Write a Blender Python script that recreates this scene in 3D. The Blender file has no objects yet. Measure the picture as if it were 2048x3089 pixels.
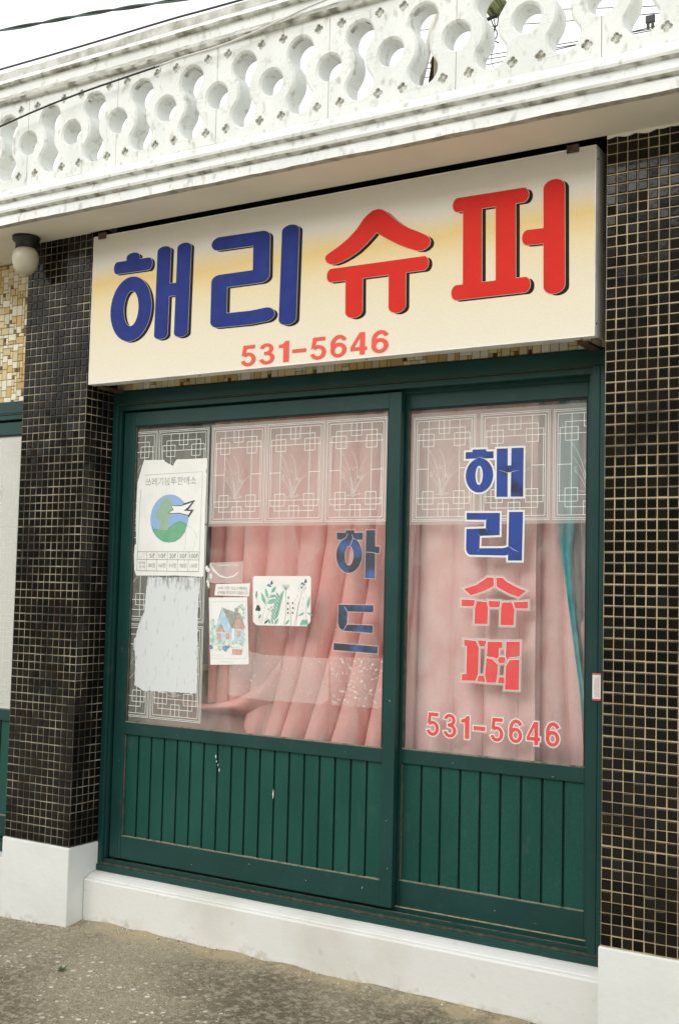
import bpy, bmesh, math, random
from mathutils import Vector, Matrix, noise
from mathutils.geometry import tessellate_polygon
random.seed(7)
C = bpy.context.scene.collection
R = math.radians
# ------------------------------------------------------------------ camera
cam = bpy.data.cameras.new('camera'); camo = bpy.data.objects.new('camera', cam); C.objects.link(camo)
yaw, pit, rol = -0.548855, 0.067649, 0.023789
f = Vector((math.sin(yaw)*math.cos(pit), math.cos(yaw)*math.cos(pit), math.sin(pit)))
r0 = Vector((math.cos(yaw), -math.sin(yaw), 0)); u0 = r0.cross(f)
cr, sr = math.cos(rol), math.sin(rol)
rx = r0*cr + u0*sr; ux = u0*cr - r0*sr
camo.matrix_world = Matrix(((rx.x, ux.x, -f.x, 1.24702), (rx.y, ux.y, -f.y, -3.81043), (rx.z, ux.z, -f.z, 1.5813), (0, 0, 0, 1)))
cam.sensor_fit = 'HORIZONTAL'; cam.sensor_width = 36; cam.lens = 36*3516.3/2048
cam.clip_start = .05; cam.clip_end = 2000
bpy.context.scene.camera = camo
# ------------------------------------------------------------------ sky, sun, exposure
W = bpy.data.worlds.new('World'); bpy.context.scene.world = W; W.use_nodes = True
nt = W.node_tree; nt.nodes.clear()
SUN_EL, SUN_AZ = R(29), R(196)
sky = nt.nodes.new('ShaderNodeTexSky'); sky.sky_type = 'NISHITA'; sky.sun_disc = False
sky.sun_elevation = SUN_EL; sky.sun_rotation = SUN_AZ; sky.air_density = 1.0; sky.dust_density = 4.0
hs = nt.nodes.new('ShaderNodeHueSaturation'); hs.inputs['Saturation'].default_value = .12
mx = nt.nodes.new('ShaderNodeMix'); mx.data_type = 'RGBA'; mx.inputs['Factor'].default_value = .80
mx.inputs['B'].default_value = (12.6, 12.9, 12.7, 1)          # the closed cloud layer
bg = nt.nodes.new('ShaderNodeBackground'); bg.inputs['Strength'].default_value = .125
wo = nt.nodes.new('ShaderNodeOutputWorld')
nt.links.new(sky.outputs[0], hs.inputs['Color']); nt.links.new(hs.outputs[0], mx.inputs['A'])
nt.links.new(mx.outputs['Result'], bg.inputs[0]); nt.links.new(bg.outputs[0], wo.inputs[0])
sun = bpy.data.lights.new('sun', 'SUN'); sun.energy = 1.3; sun.angle = R(40); sun.color = (1, .97, .92)
suno = bpy.data.objects.new('sun', sun); C.objects.link(suno)
sd = Vector((math.sin(SUN_AZ)*math.cos(SUN_EL), math.cos(SUN_AZ)*math.cos(SUN_EL), math.sin(SUN_EL)))
suno.rotation_euler = sd.to_track_quat('Z', 'Y').to_euler(); suno.location = (0, -6, 8)
vs = bpy.context.scene.view_settings
vs.view_transform = 'Standard'; vs.look = 'None'; vs.gamma = 1; vs.use_curve_mapping = False; vs.exposure = 0.05
bpy.context.scene.cycles.max_bounces = 10; bpy.context.scene.cycles.transparent_max_bounces = 24
# ------------------------------------------------------------------ materials
MATS = {}
def M(name, col, rough=.6, col2=None, scale=8.0, lo=.4, hi=.65, bump=0.0, bscale=120.0, spec=.5, metal=0.0, detail=4.0, stretch=(1, 1, 1), trans=0.0, fine=0.0, grime=None, coat=0.0):
    """principled surface; col2 = second colour in noise patches, fine = fine speckle, grime = (colour, scale, lo, hi), trans = see-through share"""
    m = bpy.data.materials.new(name); m.use_nodes = True; t = m.node_tree; n = t.nodes; L = t.links
    b = n['Principled BSDF']; out = n['Material Output']
    b.inputs['Roughness'].default_value = rough; b.inputs['Metallic'].default_value = metal
    b.inputs['Specular IOR Level'].default_value = spec; b.inputs['Coat Weight'].default_value = coat
    tc = n.new('ShaderNodeTexCoord'); mp = n.new('ShaderNodeMapping'); mp.inputs['Scale'].default_value = stretch
    L.new(tc.outputs['Object'], mp.inputs[0])
    cur = None
    def nz(s, l, h, d=detail):
        q = n.new('ShaderNodeTexNoise'); q.inputs['Scale'].default_value = s; q.inputs['Detail'].default_value = d
        L.new(mp.outputs[0], q.inputs['Vector'])
        rp = n.new('ShaderNodeMapRange'); rp.inputs['From Min'].default_value = l; rp.inputs['From Max'].default_value = h
        L.new(q.outputs['Fac'], rp.inputs['Value']); return rp.outputs[0]
    rgb = n.new('ShaderNodeRGB'); rgb.outputs[0].default_value = (*col, 1); cur = rgb.outputs[0]
    def mixin(fac, c):
        nonlocal cur
        k = n.new('ShaderNodeMix'); k.data_type = 'RGBA'; L.new(fac, k.inputs['Factor']); L.new(cur, k.inputs['A']); k.inputs['B'].default_value = (*c, 1); cur = k.outputs['Result']
    if col2: mixin(nz(scale, lo, hi), col2)
    if grime: mixin(nz(grime[1], grime[2], grime[3], 8), grime[0])
    if fine:
        q = nz(420, .3, .7, 2)
        k = n.new('ShaderNodeMapRange'); k.inputs['To Min'].default_value = 1-fine; k.inputs['To Max'].default_value = 1+fine; L.new(q, k.inputs['Value'])
        v = n.new('ShaderNodeVectorMath'); v.operation = 'SCALE'; L.new(cur, v.inputs[0]); L.new(k.outputs[0], v.inputs['Scale']); cur = v.outputs[0]
    L.new(cur, b.inputs['Base Color'])
    if bump:
        q = n.new('ShaderNodeTexNoise'); q.inputs['Scale'].default_value = bscale; q.inputs['Detail'].default_value = 5; L.new(mp.outputs[0], q.inputs['Vector'])
        bp = n.new('ShaderNodeBump'); bp.inputs['Strength'].default_value = bump; bp.inputs['Distance'].default_value = .004
        L.new(q.outputs['Fac'], bp.inputs['Height']); L.new(bp.outputs[0], b.inputs['Normal'])
    if trans:
        tr = n.new('ShaderNodeBsdfTransparent'); mm = n.new('ShaderNodeMixShader'); mm.inputs[0].default_value = trans
        L.new(b.outputs[0], mm.inputs[1]); L.new(tr.outputs[0], mm.inputs[2]); L.new(mm.outputs[0], out.inputs[0])
    MATS[name] = m; return m
def attr_colour(m, strength_noise=.0):
    """base colour from the mesh's own per-piece colour attribute (each tile's own glaze)"""
    t = m.node_tree; a = t.nodes.new('ShaderNodeAttribute'); a.attribute_name = 'glaze'
    t.links.new(a.outputs['Color'], t.nodes['Principled BSDF'].inputs['Base Color']); return m
WHITE = M('white_wall_paint', (.80, .815, .79), .7, (.70, .715, .69), 5.0, .40, .75, bump=.5, bscale=70, fine=.05, grime=((.38, .37, .31), 24, .56, .82), stretch=(1.5, 1, .8))
WHITE2 = M('white_base_paint', (.80, .82, .805), .65, (.73, .735, .71), 4, .42, .8, bump=.55, bscale=26, fine=.04)
DIRT_SHADE = M('grime_and_groove_shade', (.60, .60, .55), .9, (.19, .18, .14), 18, .44, .66, bump=.4, bscale=120)  # dirt plus the shade lines under the rolls, both put into the colour
PLINTH = M('plinth_paint', (.80, .80, .775), .7, (.64, .615, .54), 2.2, .50, .80, bump=.45, bscale=32, fine=.04, grime=((.55, .52, .44), 20, .64, .84))
def splash(m, z_of, h, col, strength=.75):
    t = m.node_tree; n = t.nodes; L = t.links; b = n['Principled BSDF']; src = b.inputs['Base Color'].links[0].from_socket
    tc = n.new('ShaderNodeTexCoord'); sp = n.new('ShaderNodeSeparateXYZ'); L.new(tc.outputs['Object'], sp.inputs[0])
    def nz(s, d=6):
        q = n.new('ShaderNodeTexNoise'); q.inputs['Scale'].default_value = s; q.inputs['Detail'].default_value = d; L.new(tc.outputs['Object'], q.inputs['Vector']); return q.outputs['Fac']
    def math_(op, a, c):
        k = n.new('ShaderNodeMath'); k.operation = op
        for i, v in enumerate((a, c)):
            if isinstance(v, (int, float)): k.inputs[i].default_value = v
            else: L.new(v, k.inputs[i])
        return k.outputs[0]
    hgt = math_('SUBTRACT', sp.outputs['Z'], z_of); lim = math_('MULTIPLY', math_('POWER', nz(5), 2.2), h*4.5)
    f_ = n.new('ShaderNodeMapRange'); f_.inputs['From Min'].default_value = 0; f_.inputs['From Max'].default_value = .03; f_.inputs['To Max'].default_value = strength; L.new(math_('SUBTRACT', lim, hgt), f_.inputs['Value'])
    g_ = n.new('ShaderNodeMapRange'); g_.inputs['From Min'].default_value = .42; g_.inputs['From Max'].default_value = .60; L.new(nz(38), g_.inputs['Value'])
    x = n.new('ShaderNodeMix'); x.data_type = 'RGBA'; L.new(math_('MULTIPLY', f_.outputs[0], g_.outputs[0]), x.inputs['Factor']); L.new(src, x.inputs['A']); x.inputs['B'].default_value = (*col, 1); L.new(x.outputs['Result'], b.inputs['Base Color'])
splash(WHITE2, .085, .028, (.50, .47, .40)); splash(PLINTH, .10, .03, (.52, .48, .38))
COPING = M('weathered_coping', (.60, .60, .56), .9, (.34, .33, .28), 14, .42, .68, bump=.7, bscale=70, fine=.12)
SOFFIT = M('cream_soffit', (.80, .75, .64), .85, (.74, .69, .58), 4, .4, .7, bump=.15, bscale=60, fine=.03)
LIP = M('mottled_soffit_lip', (.46, .45, .40), .9, (.26, .25, .20), 20, .4, .65, bump=.4)  # mottled grey for the underside of the cornice's front edge
GREEN = M('dark_green_frame_paint', (.0080, .047, .041), .42, (.011, .060, .055), 4, .4, .7, bump=.08, bscale=160, spec=.36, fine=.22, grime=((.035, .062, .056), 18, .62, .82))
GREENP = M('green_panel_paint', (.0080, .068, .051), .45, (.013, .086, .068), 5, .38, .68, bump=.10, bscale=160, spec=.28, fine=.22, stretch=(1, 1, .45), grime=((.045, .088, .072), 16, .62, .80))
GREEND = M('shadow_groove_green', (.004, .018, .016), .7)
DUST = M('dusty_green_ledge', (.27, .245, .175), .9, (.05, .075, .06), 30, .52, .72, fine=.2)
TRACK = M('worn_metal_track', (.33, .29, .20), .5, (.12, .11, .08), 40, .4, .7, metal=.3)
GROUT = M('cream_grout', (.52, .42, .25), .9, (.13, .095, .05), 4, .46, .68, bump=.2, fine=.1)
GROUTL = M('grey_grout', (.42, .36, .26), .9, (.075, .062, .042), 6, .40, .60, bump=.2, fine=.1)
TANLINE = M('tan_worn_edge', (.42, .35, .22), .8, (.22, .19, .12), 30, .45, .7)
DIRTF = M('grimy_recess', (.62, .62, .57), .9, (.24, .23, .18), 60, .42, .62)
BTILE = attr_colour(M('black_glazed_tile', (.01, .01, .01), .13, spec=.24, bump=.10, bscale=45))
MTILE = attr_colour(M('cream_mosaic_tile', (.5, .4, .2), .3, spec=.4, bump=.1, bscale=90))
MGROUT = M('mosaic_grout', (.22, .17, .09), .9)
BLACKGAP = M('shade_black_recess', (.012, .011, .009), .9)  # near-black colour stands in for deep shade above the sign
RUST = M('rusty_iron', (.11, .062, .035), .85, (.05, .03, .02), 30, .4, .65, bump=.4)
SBOX = M('sign_cabinet_metal', (.85, .84, .80), .45, (.64, .62, .55), 8, .45, .7, spec=.4, fine=.03)
BLUE = M('blue_sign_vinyl', (.018, .036, .20), .6, (.024, .042, .23), 14, .4, .7, fine=.16, spec=.15)
RED = M('red_sign_vinyl', (.66, .028, .018), .6, (.62, .024, .016), 10, .4, .7, fine=.10, spec=.15)
SHAD = M('printed_black_edge', (.016, .015, .012), .7, spec=.15)
PALE = M('printed_pale_edge', (.72, .60, .42), .5)
ORANGE = M('phone_number_red', (.80, .072, .038), .45, fine=.05)
FWHITE = M('film_white_line', (.83, .86, .82), .6)
FWHITET = M('film_soft_line', (.83, .85, .82), .6, trans=.35)
FAINT = M('faint_film_line', (.80, .83, .79), .6, trans=.62)
FILM = M('frosted_film', (.78, .73, .68), .5, trans=.68)
FILMD = M('clear_film', (.62, .62, .55), .5, trans=.80)
PAPER = M('white_paper', (.89, .89, .86), .8, (.84, .84, .79), 14, .45, .7, fine=.02)
INK = M('black_print', (.05, .05, .05), .7)
INKG = M('faded_grey_print', (.35, .35, .35), .7, (.62, .62, .60), 60, .4, .6)
INKL = M('pale_grey_print', (.60, .60, .58), .7)
PINK = M('pink_curtain_cloth', (.88, .43, .40), .95, (.84, .39, .36), 12, .4, .7, fine=.10, bump=.5, bscale=30)
PINKR = M('dusty_pink_curtain_cloth', (.88, .57, .55), .95, (.83, .51, .49), 10, .4, .7, fine=.10, bump=.5, bscale=26)
PINKD = M('mauve_cloth', (.60, .34, .30), .95, fine=.1)
TEAL = M('teal_curtain_cloth', (.05, .40, .44), .9, (.03, .30, .34), 20, .4, .7, fine=.1)
SHEER = M('grey_sheer_cloth', (.34, .30, .30), .9, (.25, .22, .23), 9, .4, .7, stretch=(6, 1, .6), fine=.1)
INT = M('dim_interior_wall', (.30, .28, .23), .9, (.20, .18, .15), 3)
CARD = M('brown_cardboard', (.50, .42, .27), .9, (.42, .34, .21), 5)
SHELFM = M('dark_shelf_wood', (.035, .028, .02), .8)
VBLUE = M('blue_window_vinyl', (.020, .065, .33), .45, (.018, .020, .045), 9.5, .54, .70, fine=.10)
VFADE = M('faded_blue_window_vinyl', (.07, .16, .46), .5, (.045, .062, .085), 8, .33, .50, fine=.16)
VRED = M('red_window_vinyl', (.83, .085, .085), .45, (.80, .13, .12), 22, .45, .7, fine=.06)
VWHITE = M('white_vinyl_edge', (.86, .84, .80), .5)
VGREY = M('clear_vinyl_backing', (.66, .60, .57), .5, trans=.25)
GLOBE = M('opal_glass_globe', (.52, .475, .37), .3, (.45, .41, .31), 6, .45, .7, spec=.4)
FIXT = M('black_lamp_base', (.012, .012, .010), .5)
WIRE = M('black_cable', (.02, .022, .02), .6)
WIREG = M('green_twisted_cable', (.055, .085, .07), .6)
WIREW = M('painted_over_wire', (.62, .62, .58), .7)
STRAWM = M('tan_board', (.50, .42, .30), .8, (.38, .31, .21), 6, stretch=(1, 1, .2))
BOARDW = M('pale_board_edge', (.75, .72, .64), .7)
BOARDD = M('dark_board_back', (.03, .024, .015), .9)
OLIVE = M('olive_cable_sheath', (.16, .18, .06), .5, (.09, .10, .03), 30)
LEAF = M('green_weed_leaf', (.06, .12, .02), .7)
PLATE = M('grey_mould_stain', (.45, .45, .42), .9)
def glass_mat():
    m = bpy.data.materials.new('window_glass'); m.use_nodes = True; t = m.node_tree; n = t.nodes; n.remove(n['Principled BSDF'])
    tr = n.new('ShaderNodeBsdfTransparent'); tr.inputs[0].default_value = (.985, .99, .985, 1)
    gl = n.new('ShaderNodeBsdfGlossy'); gl.inputs['Roughness'].default_value = .03; gl.inputs[0].default_value = (1, 1, 1, 1)
    fr = n.new('ShaderNodeFresnel'); fr.inputs[0].default_value = 1.45
    mm = n.new('ShaderNodeMixShader'); L = t.links
    ge = n.new('ShaderNodeNewGeometry'); iv = n.new('ShaderNodeMath'); iv.operation = 'SUBTRACT'; iv.inputs[0].default_value = 1; L.new(ge.outputs['Backfacing'], iv.inputs[1])
    fm = n.new('ShaderNodeMath'); fm.operation = 'MULTIPLY'; L.new(fr.outputs[0], fm.inputs[0]); L.new(iv.outputs[0], fm.inputs[1])
    L.new(fm.outputs[0], mm.inputs[0]); L.new(tr.outputs[0], mm.inputs[1]); L.new(gl.outputs[0], mm.inputs[2])
    # reflected haze painted as a pale diffuse veil, streaked like dust and wipe marks
    tc = n.new('ShaderNodeTexCoord'); mp = n.new('ShaderNodeMapping'); mp.inputs['Scale'].default_value = (3, 1, 1.1); mp.inputs['Rotation'].default_value = (0, .5, 0); L.new(tc.outputs['Object'], mp.inputs[0])
    q = n.new('ShaderNodeTexNoise'); q.inputs['Scale'].default_value = 3.5; q.inputs['Detail'].default_value = 8; q.inputs['Distortion'].default_value = 1.2; L.new(mp.outputs[0], q.inputs['Vector'])
    r_ = n.new('ShaderNodeMapRange'); r_.inputs['From Min'].default_value = .40; r_.inputs['From Max'].default_value = .72; r_.inputs['To Min'].default_value = .015; r_.inputs['To Max'].default_value = .13; L.new(q.outputs['Fac'], r_.inputs['Value'])
    df = n.new('ShaderNodeBsdfDiffuse'); df.inputs[0].default_value = (.75, .74, .70, 1); m2 = n.new('ShaderNodeMixShader'); L.new(r_.outputs[0], m2.inputs[0]); L.new(mm.outputs[0], m2.inputs[1]); L.new(df.outputs[0], m2.inputs[2])
    L.new(m2.outputs[0], n['Material Output'].inputs[0])
    return m
GLASS = glass_mat()
def sign_face_mat():
    """printed sheet: its own ink runs from grey-white at the top through an amber band to cream"""
    m = M('sign_print_sheet', (.8, .7, .5), .55, spec=.2); t = m.node_tree; n = t.nodes; L = t.links
    tc = n.new('ShaderNodeTexCoord'); sp = n.new('ShaderNodeSeparateXYZ'); L.new(tc.outputs['Object'], sp.inputs[0])
    q = n.new('ShaderNodeTexNoise'); q.inputs['Scale'].default_value = 5; q.inputs['Detail'].default_value = 5; L.new(tc.outputs['Object'], q.inputs['Vector'])
    a = n.new('ShaderNodeMath'); a.operation = 'MULTIPLY_ADD'; a.inputs[1].default_value = .085; L.new(q.outputs['Fac'], a.inputs[0]); L.new(sp.outputs['Z'], a.inputs[2])
    mr = n.new('ShaderNodeMapRange'); mr.inputs['From Min'].default_value = 2.515; mr.inputs['From Max'].default_value = 3.187; L.new(a.outputs[0], mr.inputs['Value'])
    cr = n.new('ShaderNodeValToRGB'); e = cr.color_ramp.elements
    stops = [(0, (.80, .745, .62)), (.32, (.78, .70, .53)), (.50, (.78, .66, .43)), (.66, (.76, .56, .24)), (.73, (.75, .63, .42)), (.80, (.74, .70, .62)), (1, (.66, .62, .54))]
    e[0].position = 0; e[0].color = (*stops[0][1], 1); e[1].position = 1; e[1].color = (*stops[-1][1], 1)
    for p, c in stops[1:-1]:
        k = e.new(p); k.color = (*c, 1)
    L.new(mr.outputs[0], cr.inputs[0])
    q2 = n.new('ShaderNodeTexNoise'); q2.inputs['Scale'].default_value = 420; L.new(tc.outputs['Object'], q2.inputs['Vector'])
    m2 = n.new('ShaderNodeMapRange'); m2.inputs['To Min'].default_value = .93; m2.inputs['To Max'].default_value = 1.07; m2.inputs['From Min'].default_value = .3; m2.inputs['From Max'].default_value = .7; L.new(q2.outputs['Fac'], m2.inputs['Value'])
    v = n.new('ShaderNodeVectorMath'); v.operation = 'SCALE'; L.new(cr.outputs[0], v.inputs[0]); L.new(m2.outputs[0], v.inputs['Scale'])
    L.new(v.outputs[0], n['Principled BSDF'].inputs['Base Color']); return m
SFACE = sign_face_mat()
def residue_mat():
    m = M('scraped_white_residue', (.80, .83, .84), .85, fine=.03); t = m.node_tree; n = t.nodes; L = t.links
    tc = n.new('ShaderNodeTexCoord'); mp = n.new('ShaderNodeMapping'); mp.inputs['Scale'].default_value = (60, 1, 20); L.new(tc.outputs['Object'], mp.inputs[0])
    q = n.new('ShaderNodeTexNoise'); q.inputs['Scale'].default_value = 1; q.inputs['Detail'].default_value = 6; L.new(mp.outputs[0], q.inputs['Vector'])
    sp = n.new('ShaderNodeSeparateXYZ'); L.new(tc.outputs['Object'], sp.inputs[0])
    up = n.new('ShaderNodeMapRange'); up.inputs['From Min'].default_value = 1.56; up.inputs['From Max'].default_value = 1.615; up.inputs['To Max'].default_value = .22; L.new(sp.outputs['Z'], up.inputs['Value'])
    ad = n.new('ShaderNodeMath'); ad.operation = 'ADD'; L.new(q.outputs['Fac'], ad.inputs[0]); L.new(up.outputs[0], ad.inputs[1])
    mr = n.new('ShaderNodeMapRange'); mr.inputs['From Min'].default_value = .60; mr.inputs['From Max'].default_value = .88; mr.inputs['To Min'].default_value = .10; mr.inputs['To Max'].default_value = .7; L.new(ad.outputs[0], mr.inputs['Value'])
    tr = n.new('ShaderNodeBsdfTransparent'); mm = n.new('ShaderNodeMixShader'); L.new(mr.outputs[0], mm.inputs[0]); L.new(n['Principled BSDF'].outputs[0], mm.inputs[1]); L.new(tr.outputs[0], mm.inputs[2]); L.new(mm.outputs[0], n['Material Output'].inputs[0]); return m
RESID = residue_mat()
def patch_mat(name, base_trans, lo, hi, sc):
    """thin peeled sticker: faint veil plus torn white flakes"""
    m = M(name, (.80, .74, .70), .7); t = m.node_tree; n = t.nodes; L = t.links
    tc = n.new('ShaderNodeTexCoord'); q = n.new('ShaderNodeTexNoise'); q.inputs['Scale'].default_value = sc; q.inputs['Detail'].default_value = 4; L.new(tc.outputs['Object'], q.inputs['Vector'])
    mr = n.new('ShaderNodeMapRange'); mr.inputs['From Min'].default_value = lo; mr.inputs['From Max'].default_value = hi; mr.inputs['To Min'].default_value = base_trans; mr.inputs['To Max'].default_value = .15; L.new(q.outputs['Fac'], mr.inputs['Value'])
    tr = n.new('ShaderNodeBsdfTransparent'); mm = n.new('ShaderNodeMixShader'); L.new(mr.outputs[0], mm.inputs[0]); L.new(n['Principled BSDF'].outputs[0], mm.inputs[1]); L.new(tr.outputs[0], mm.inputs[2]); L.new(mm.outputs[0], n['Material Output'].inputs[0]); return m
PATCH1 = patch_mat('peeled_clear_sticker', .70, .64, .74, 90)
PATCH2 = patch_mat('peeled_flaky_sticker', .83, .57, .68, 80)
def ground_mat():
    m = M('worn_concrete', (.2, .17, .12), .9); t = m.node_tree; n = t.nodes; L = t.links; b = n['Principled BSDF']
    tc = n.new('ShaderNodeTexCoord'); P = tc.outputs['Object']
    def noise_(s, d=6, dist=0):
        q = n.new('ShaderNodeTexNoise'); q.inputs['Scale'].default_value = s; q.inputs['Detail'].default_value = d; q.inputs['Distortion'].default_value = dist; L.new(P, q.inputs['Vector']); return q.outputs['Fac']
    def rng(x, a, c, lo=0, hi=1):
        q = n.new('ShaderNodeMapRange'); q.inputs['From Min'].default_value = a; q.inputs['From Max'].default_value = c; q.inputs['To Min'].default_value = lo; q.inputs['To Max'].default_value = hi; L.new(x, q.inputs['Value']); return q.outputs[0]
    def mix(fac, A, Bc):
        k = n.new('ShaderNodeMix'); k.data_type = 'RGBA'; L.new(fac, k.inputs['Factor'])
        for s, v in (('A', A), ('B', Bc)):
            if isinstance(v, tuple): k.inputs[s].default_value = (*v, 1)
            else: L.new(v, k.inputs[s])
        return k.outputs['Result']
    def mul(a, c):
        k = n.new('ShaderNodeMath'); k.operation = 'MULTIPLY'; L.new(a, k.inputs[0]); L.new(c, k.inputs[1]); return k.outputs[0]
    c = mix(rng(noise_(1.25), .40, .60), (.125, .10, .060), (.36, .305, .21))
    c = mix(rng(noise_(38, 3), .46, .66, 0, .8), c, (.42, .37, .27))
    c = mix(rng(noise_(150, 2), .50, .68, 0, .75), c, (.05, .042, .028)); c = mix(rng(noise_(210, 2), .54, .70, 0, .6), c, (.46, .42, .33))
    sp = n.new('ShaderNodeSeparateXYZ'); L.new(P, sp.inputs[0])
    wob = n.new('ShaderNodeMath'); wob.operation = 'MULTIPLY_ADD'; wob.inputs[1].default_value = .34; L.new(noise_(4.5), wob.inputs[0]); L.new(sp.outputs['Y'], wob.inputs[2])
    c = mix(mul(rng(wob.outputs[0], .16, .25, 0, .8), rng(noise_(7, 5), .42, .58)), c, (.40, .33, .20))           # sand washed against the wall
    def spots(sc, lo, hi):
        v = n.new('ShaderNodeTexVoronoi'); v.inputs['Scale'].default_value = sc; L.new(P, v.inputs['Vector'])
        w = n.new('ShaderNodeSeparateColor'); L.new(v.outputs['Color'], w.inputs[0])
        k = n.new('ShaderNodeMath'); k.operation = 'SUBTRACT'; L.new(rng(w.outputs[0], lo, 1, 0, hi), k.inputs[0]); L.new(v.outputs['Distance'], k.inputs[1])
        return rng(k.outputs[0], 0, .05)
    c = mix(rng(sp.outputs['Y'], -1.5, -3.2), c, (.50, .47, .40))                 # unseen carriageway, paled to bounce more light onto the soffit
    area = mul(rng(noise_(1.3, 3), .34, .52), rng(sp.outputs['Y'], .0, -.40))
    c = mix(mul(spots(34, .52, .40), area), c, (.66, .65, .58))
    c = mix(mul(spots(75, .55, .38), area), c, (.62, .60, .52))
    c = mix(spots(13, .90, .16), c, (.70, .69, .62))
    L.new(c, b.inputs['Base Color'])
    bp = n.new('ShaderNodeBump'); bp.inputs['Strength'].default_value = 1.0; bp.inputs['Distance'].default_value = .008; L.new(noise_(60, 6), bp.inputs['Height']); L.new(bp.outputs[0], b.inputs['Normal']); return m
GROUND = ground_mat()
def damask(m, amount=.18):
    """woven scroll pattern in the cloth"""
    t = m.node_tree; n = t.nodes; L = t.links; b = n['Principled BSDF']; src = b.inputs['Base Color'].links[0].from_socket
    tc = n.new('ShaderNodeTexCoord'); v = n.new('ShaderNodeTexVoronoi'); v.inputs['Scale'].default_value = 9; v.inputs['Randomness'].default_value = .7; L.new(tc.outputs['Object'], v.inputs['Vector'])
    s = n.new('ShaderNodeMath'); s.operation = 'MULTIPLY'; s.inputs[1].default_value = 55; L.new(v.outputs['Distance'], s.inputs[0])
    w = n.new('ShaderNodeMath'); w.operation = 'SINE'; L.new(s.outputs[0], w.inputs[0])
    q = n.new('ShaderNodeTexNoise'); q.inputs['Scale'].default_value = 14; L.new(tc.outputs['Object'], q.inputs['Vector'])
    k = n.new('ShaderNodeMath'); k.operation = 'MULTIPLY'; L.new(w.outputs[0], k.inputs[0]); L.new(q.outputs['Fac'], k.inputs[1])
    mr = n.new('ShaderNodeMapRange'); mr.inputs['From Min'].default_value = .25; mr.inputs['From Max'].default_value = .5; mr.inputs['To Max'].default_value = amount; L.new(k.outputs[0], mr.inputs['Value'])
    x = n.new('ShaderNodeMix'); x.data_type = 'RGBA'; L.new(mr.outputs[0], x.inputs['Factor']); L.new(src, x.inputs['A']); x.inputs['B'].default_value = (.80, .62, .58, 1); L.new(x.outputs['Result'], b.inputs['Base Color'])
damask(PINKR, .30); damask(PINK, .14)
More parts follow.
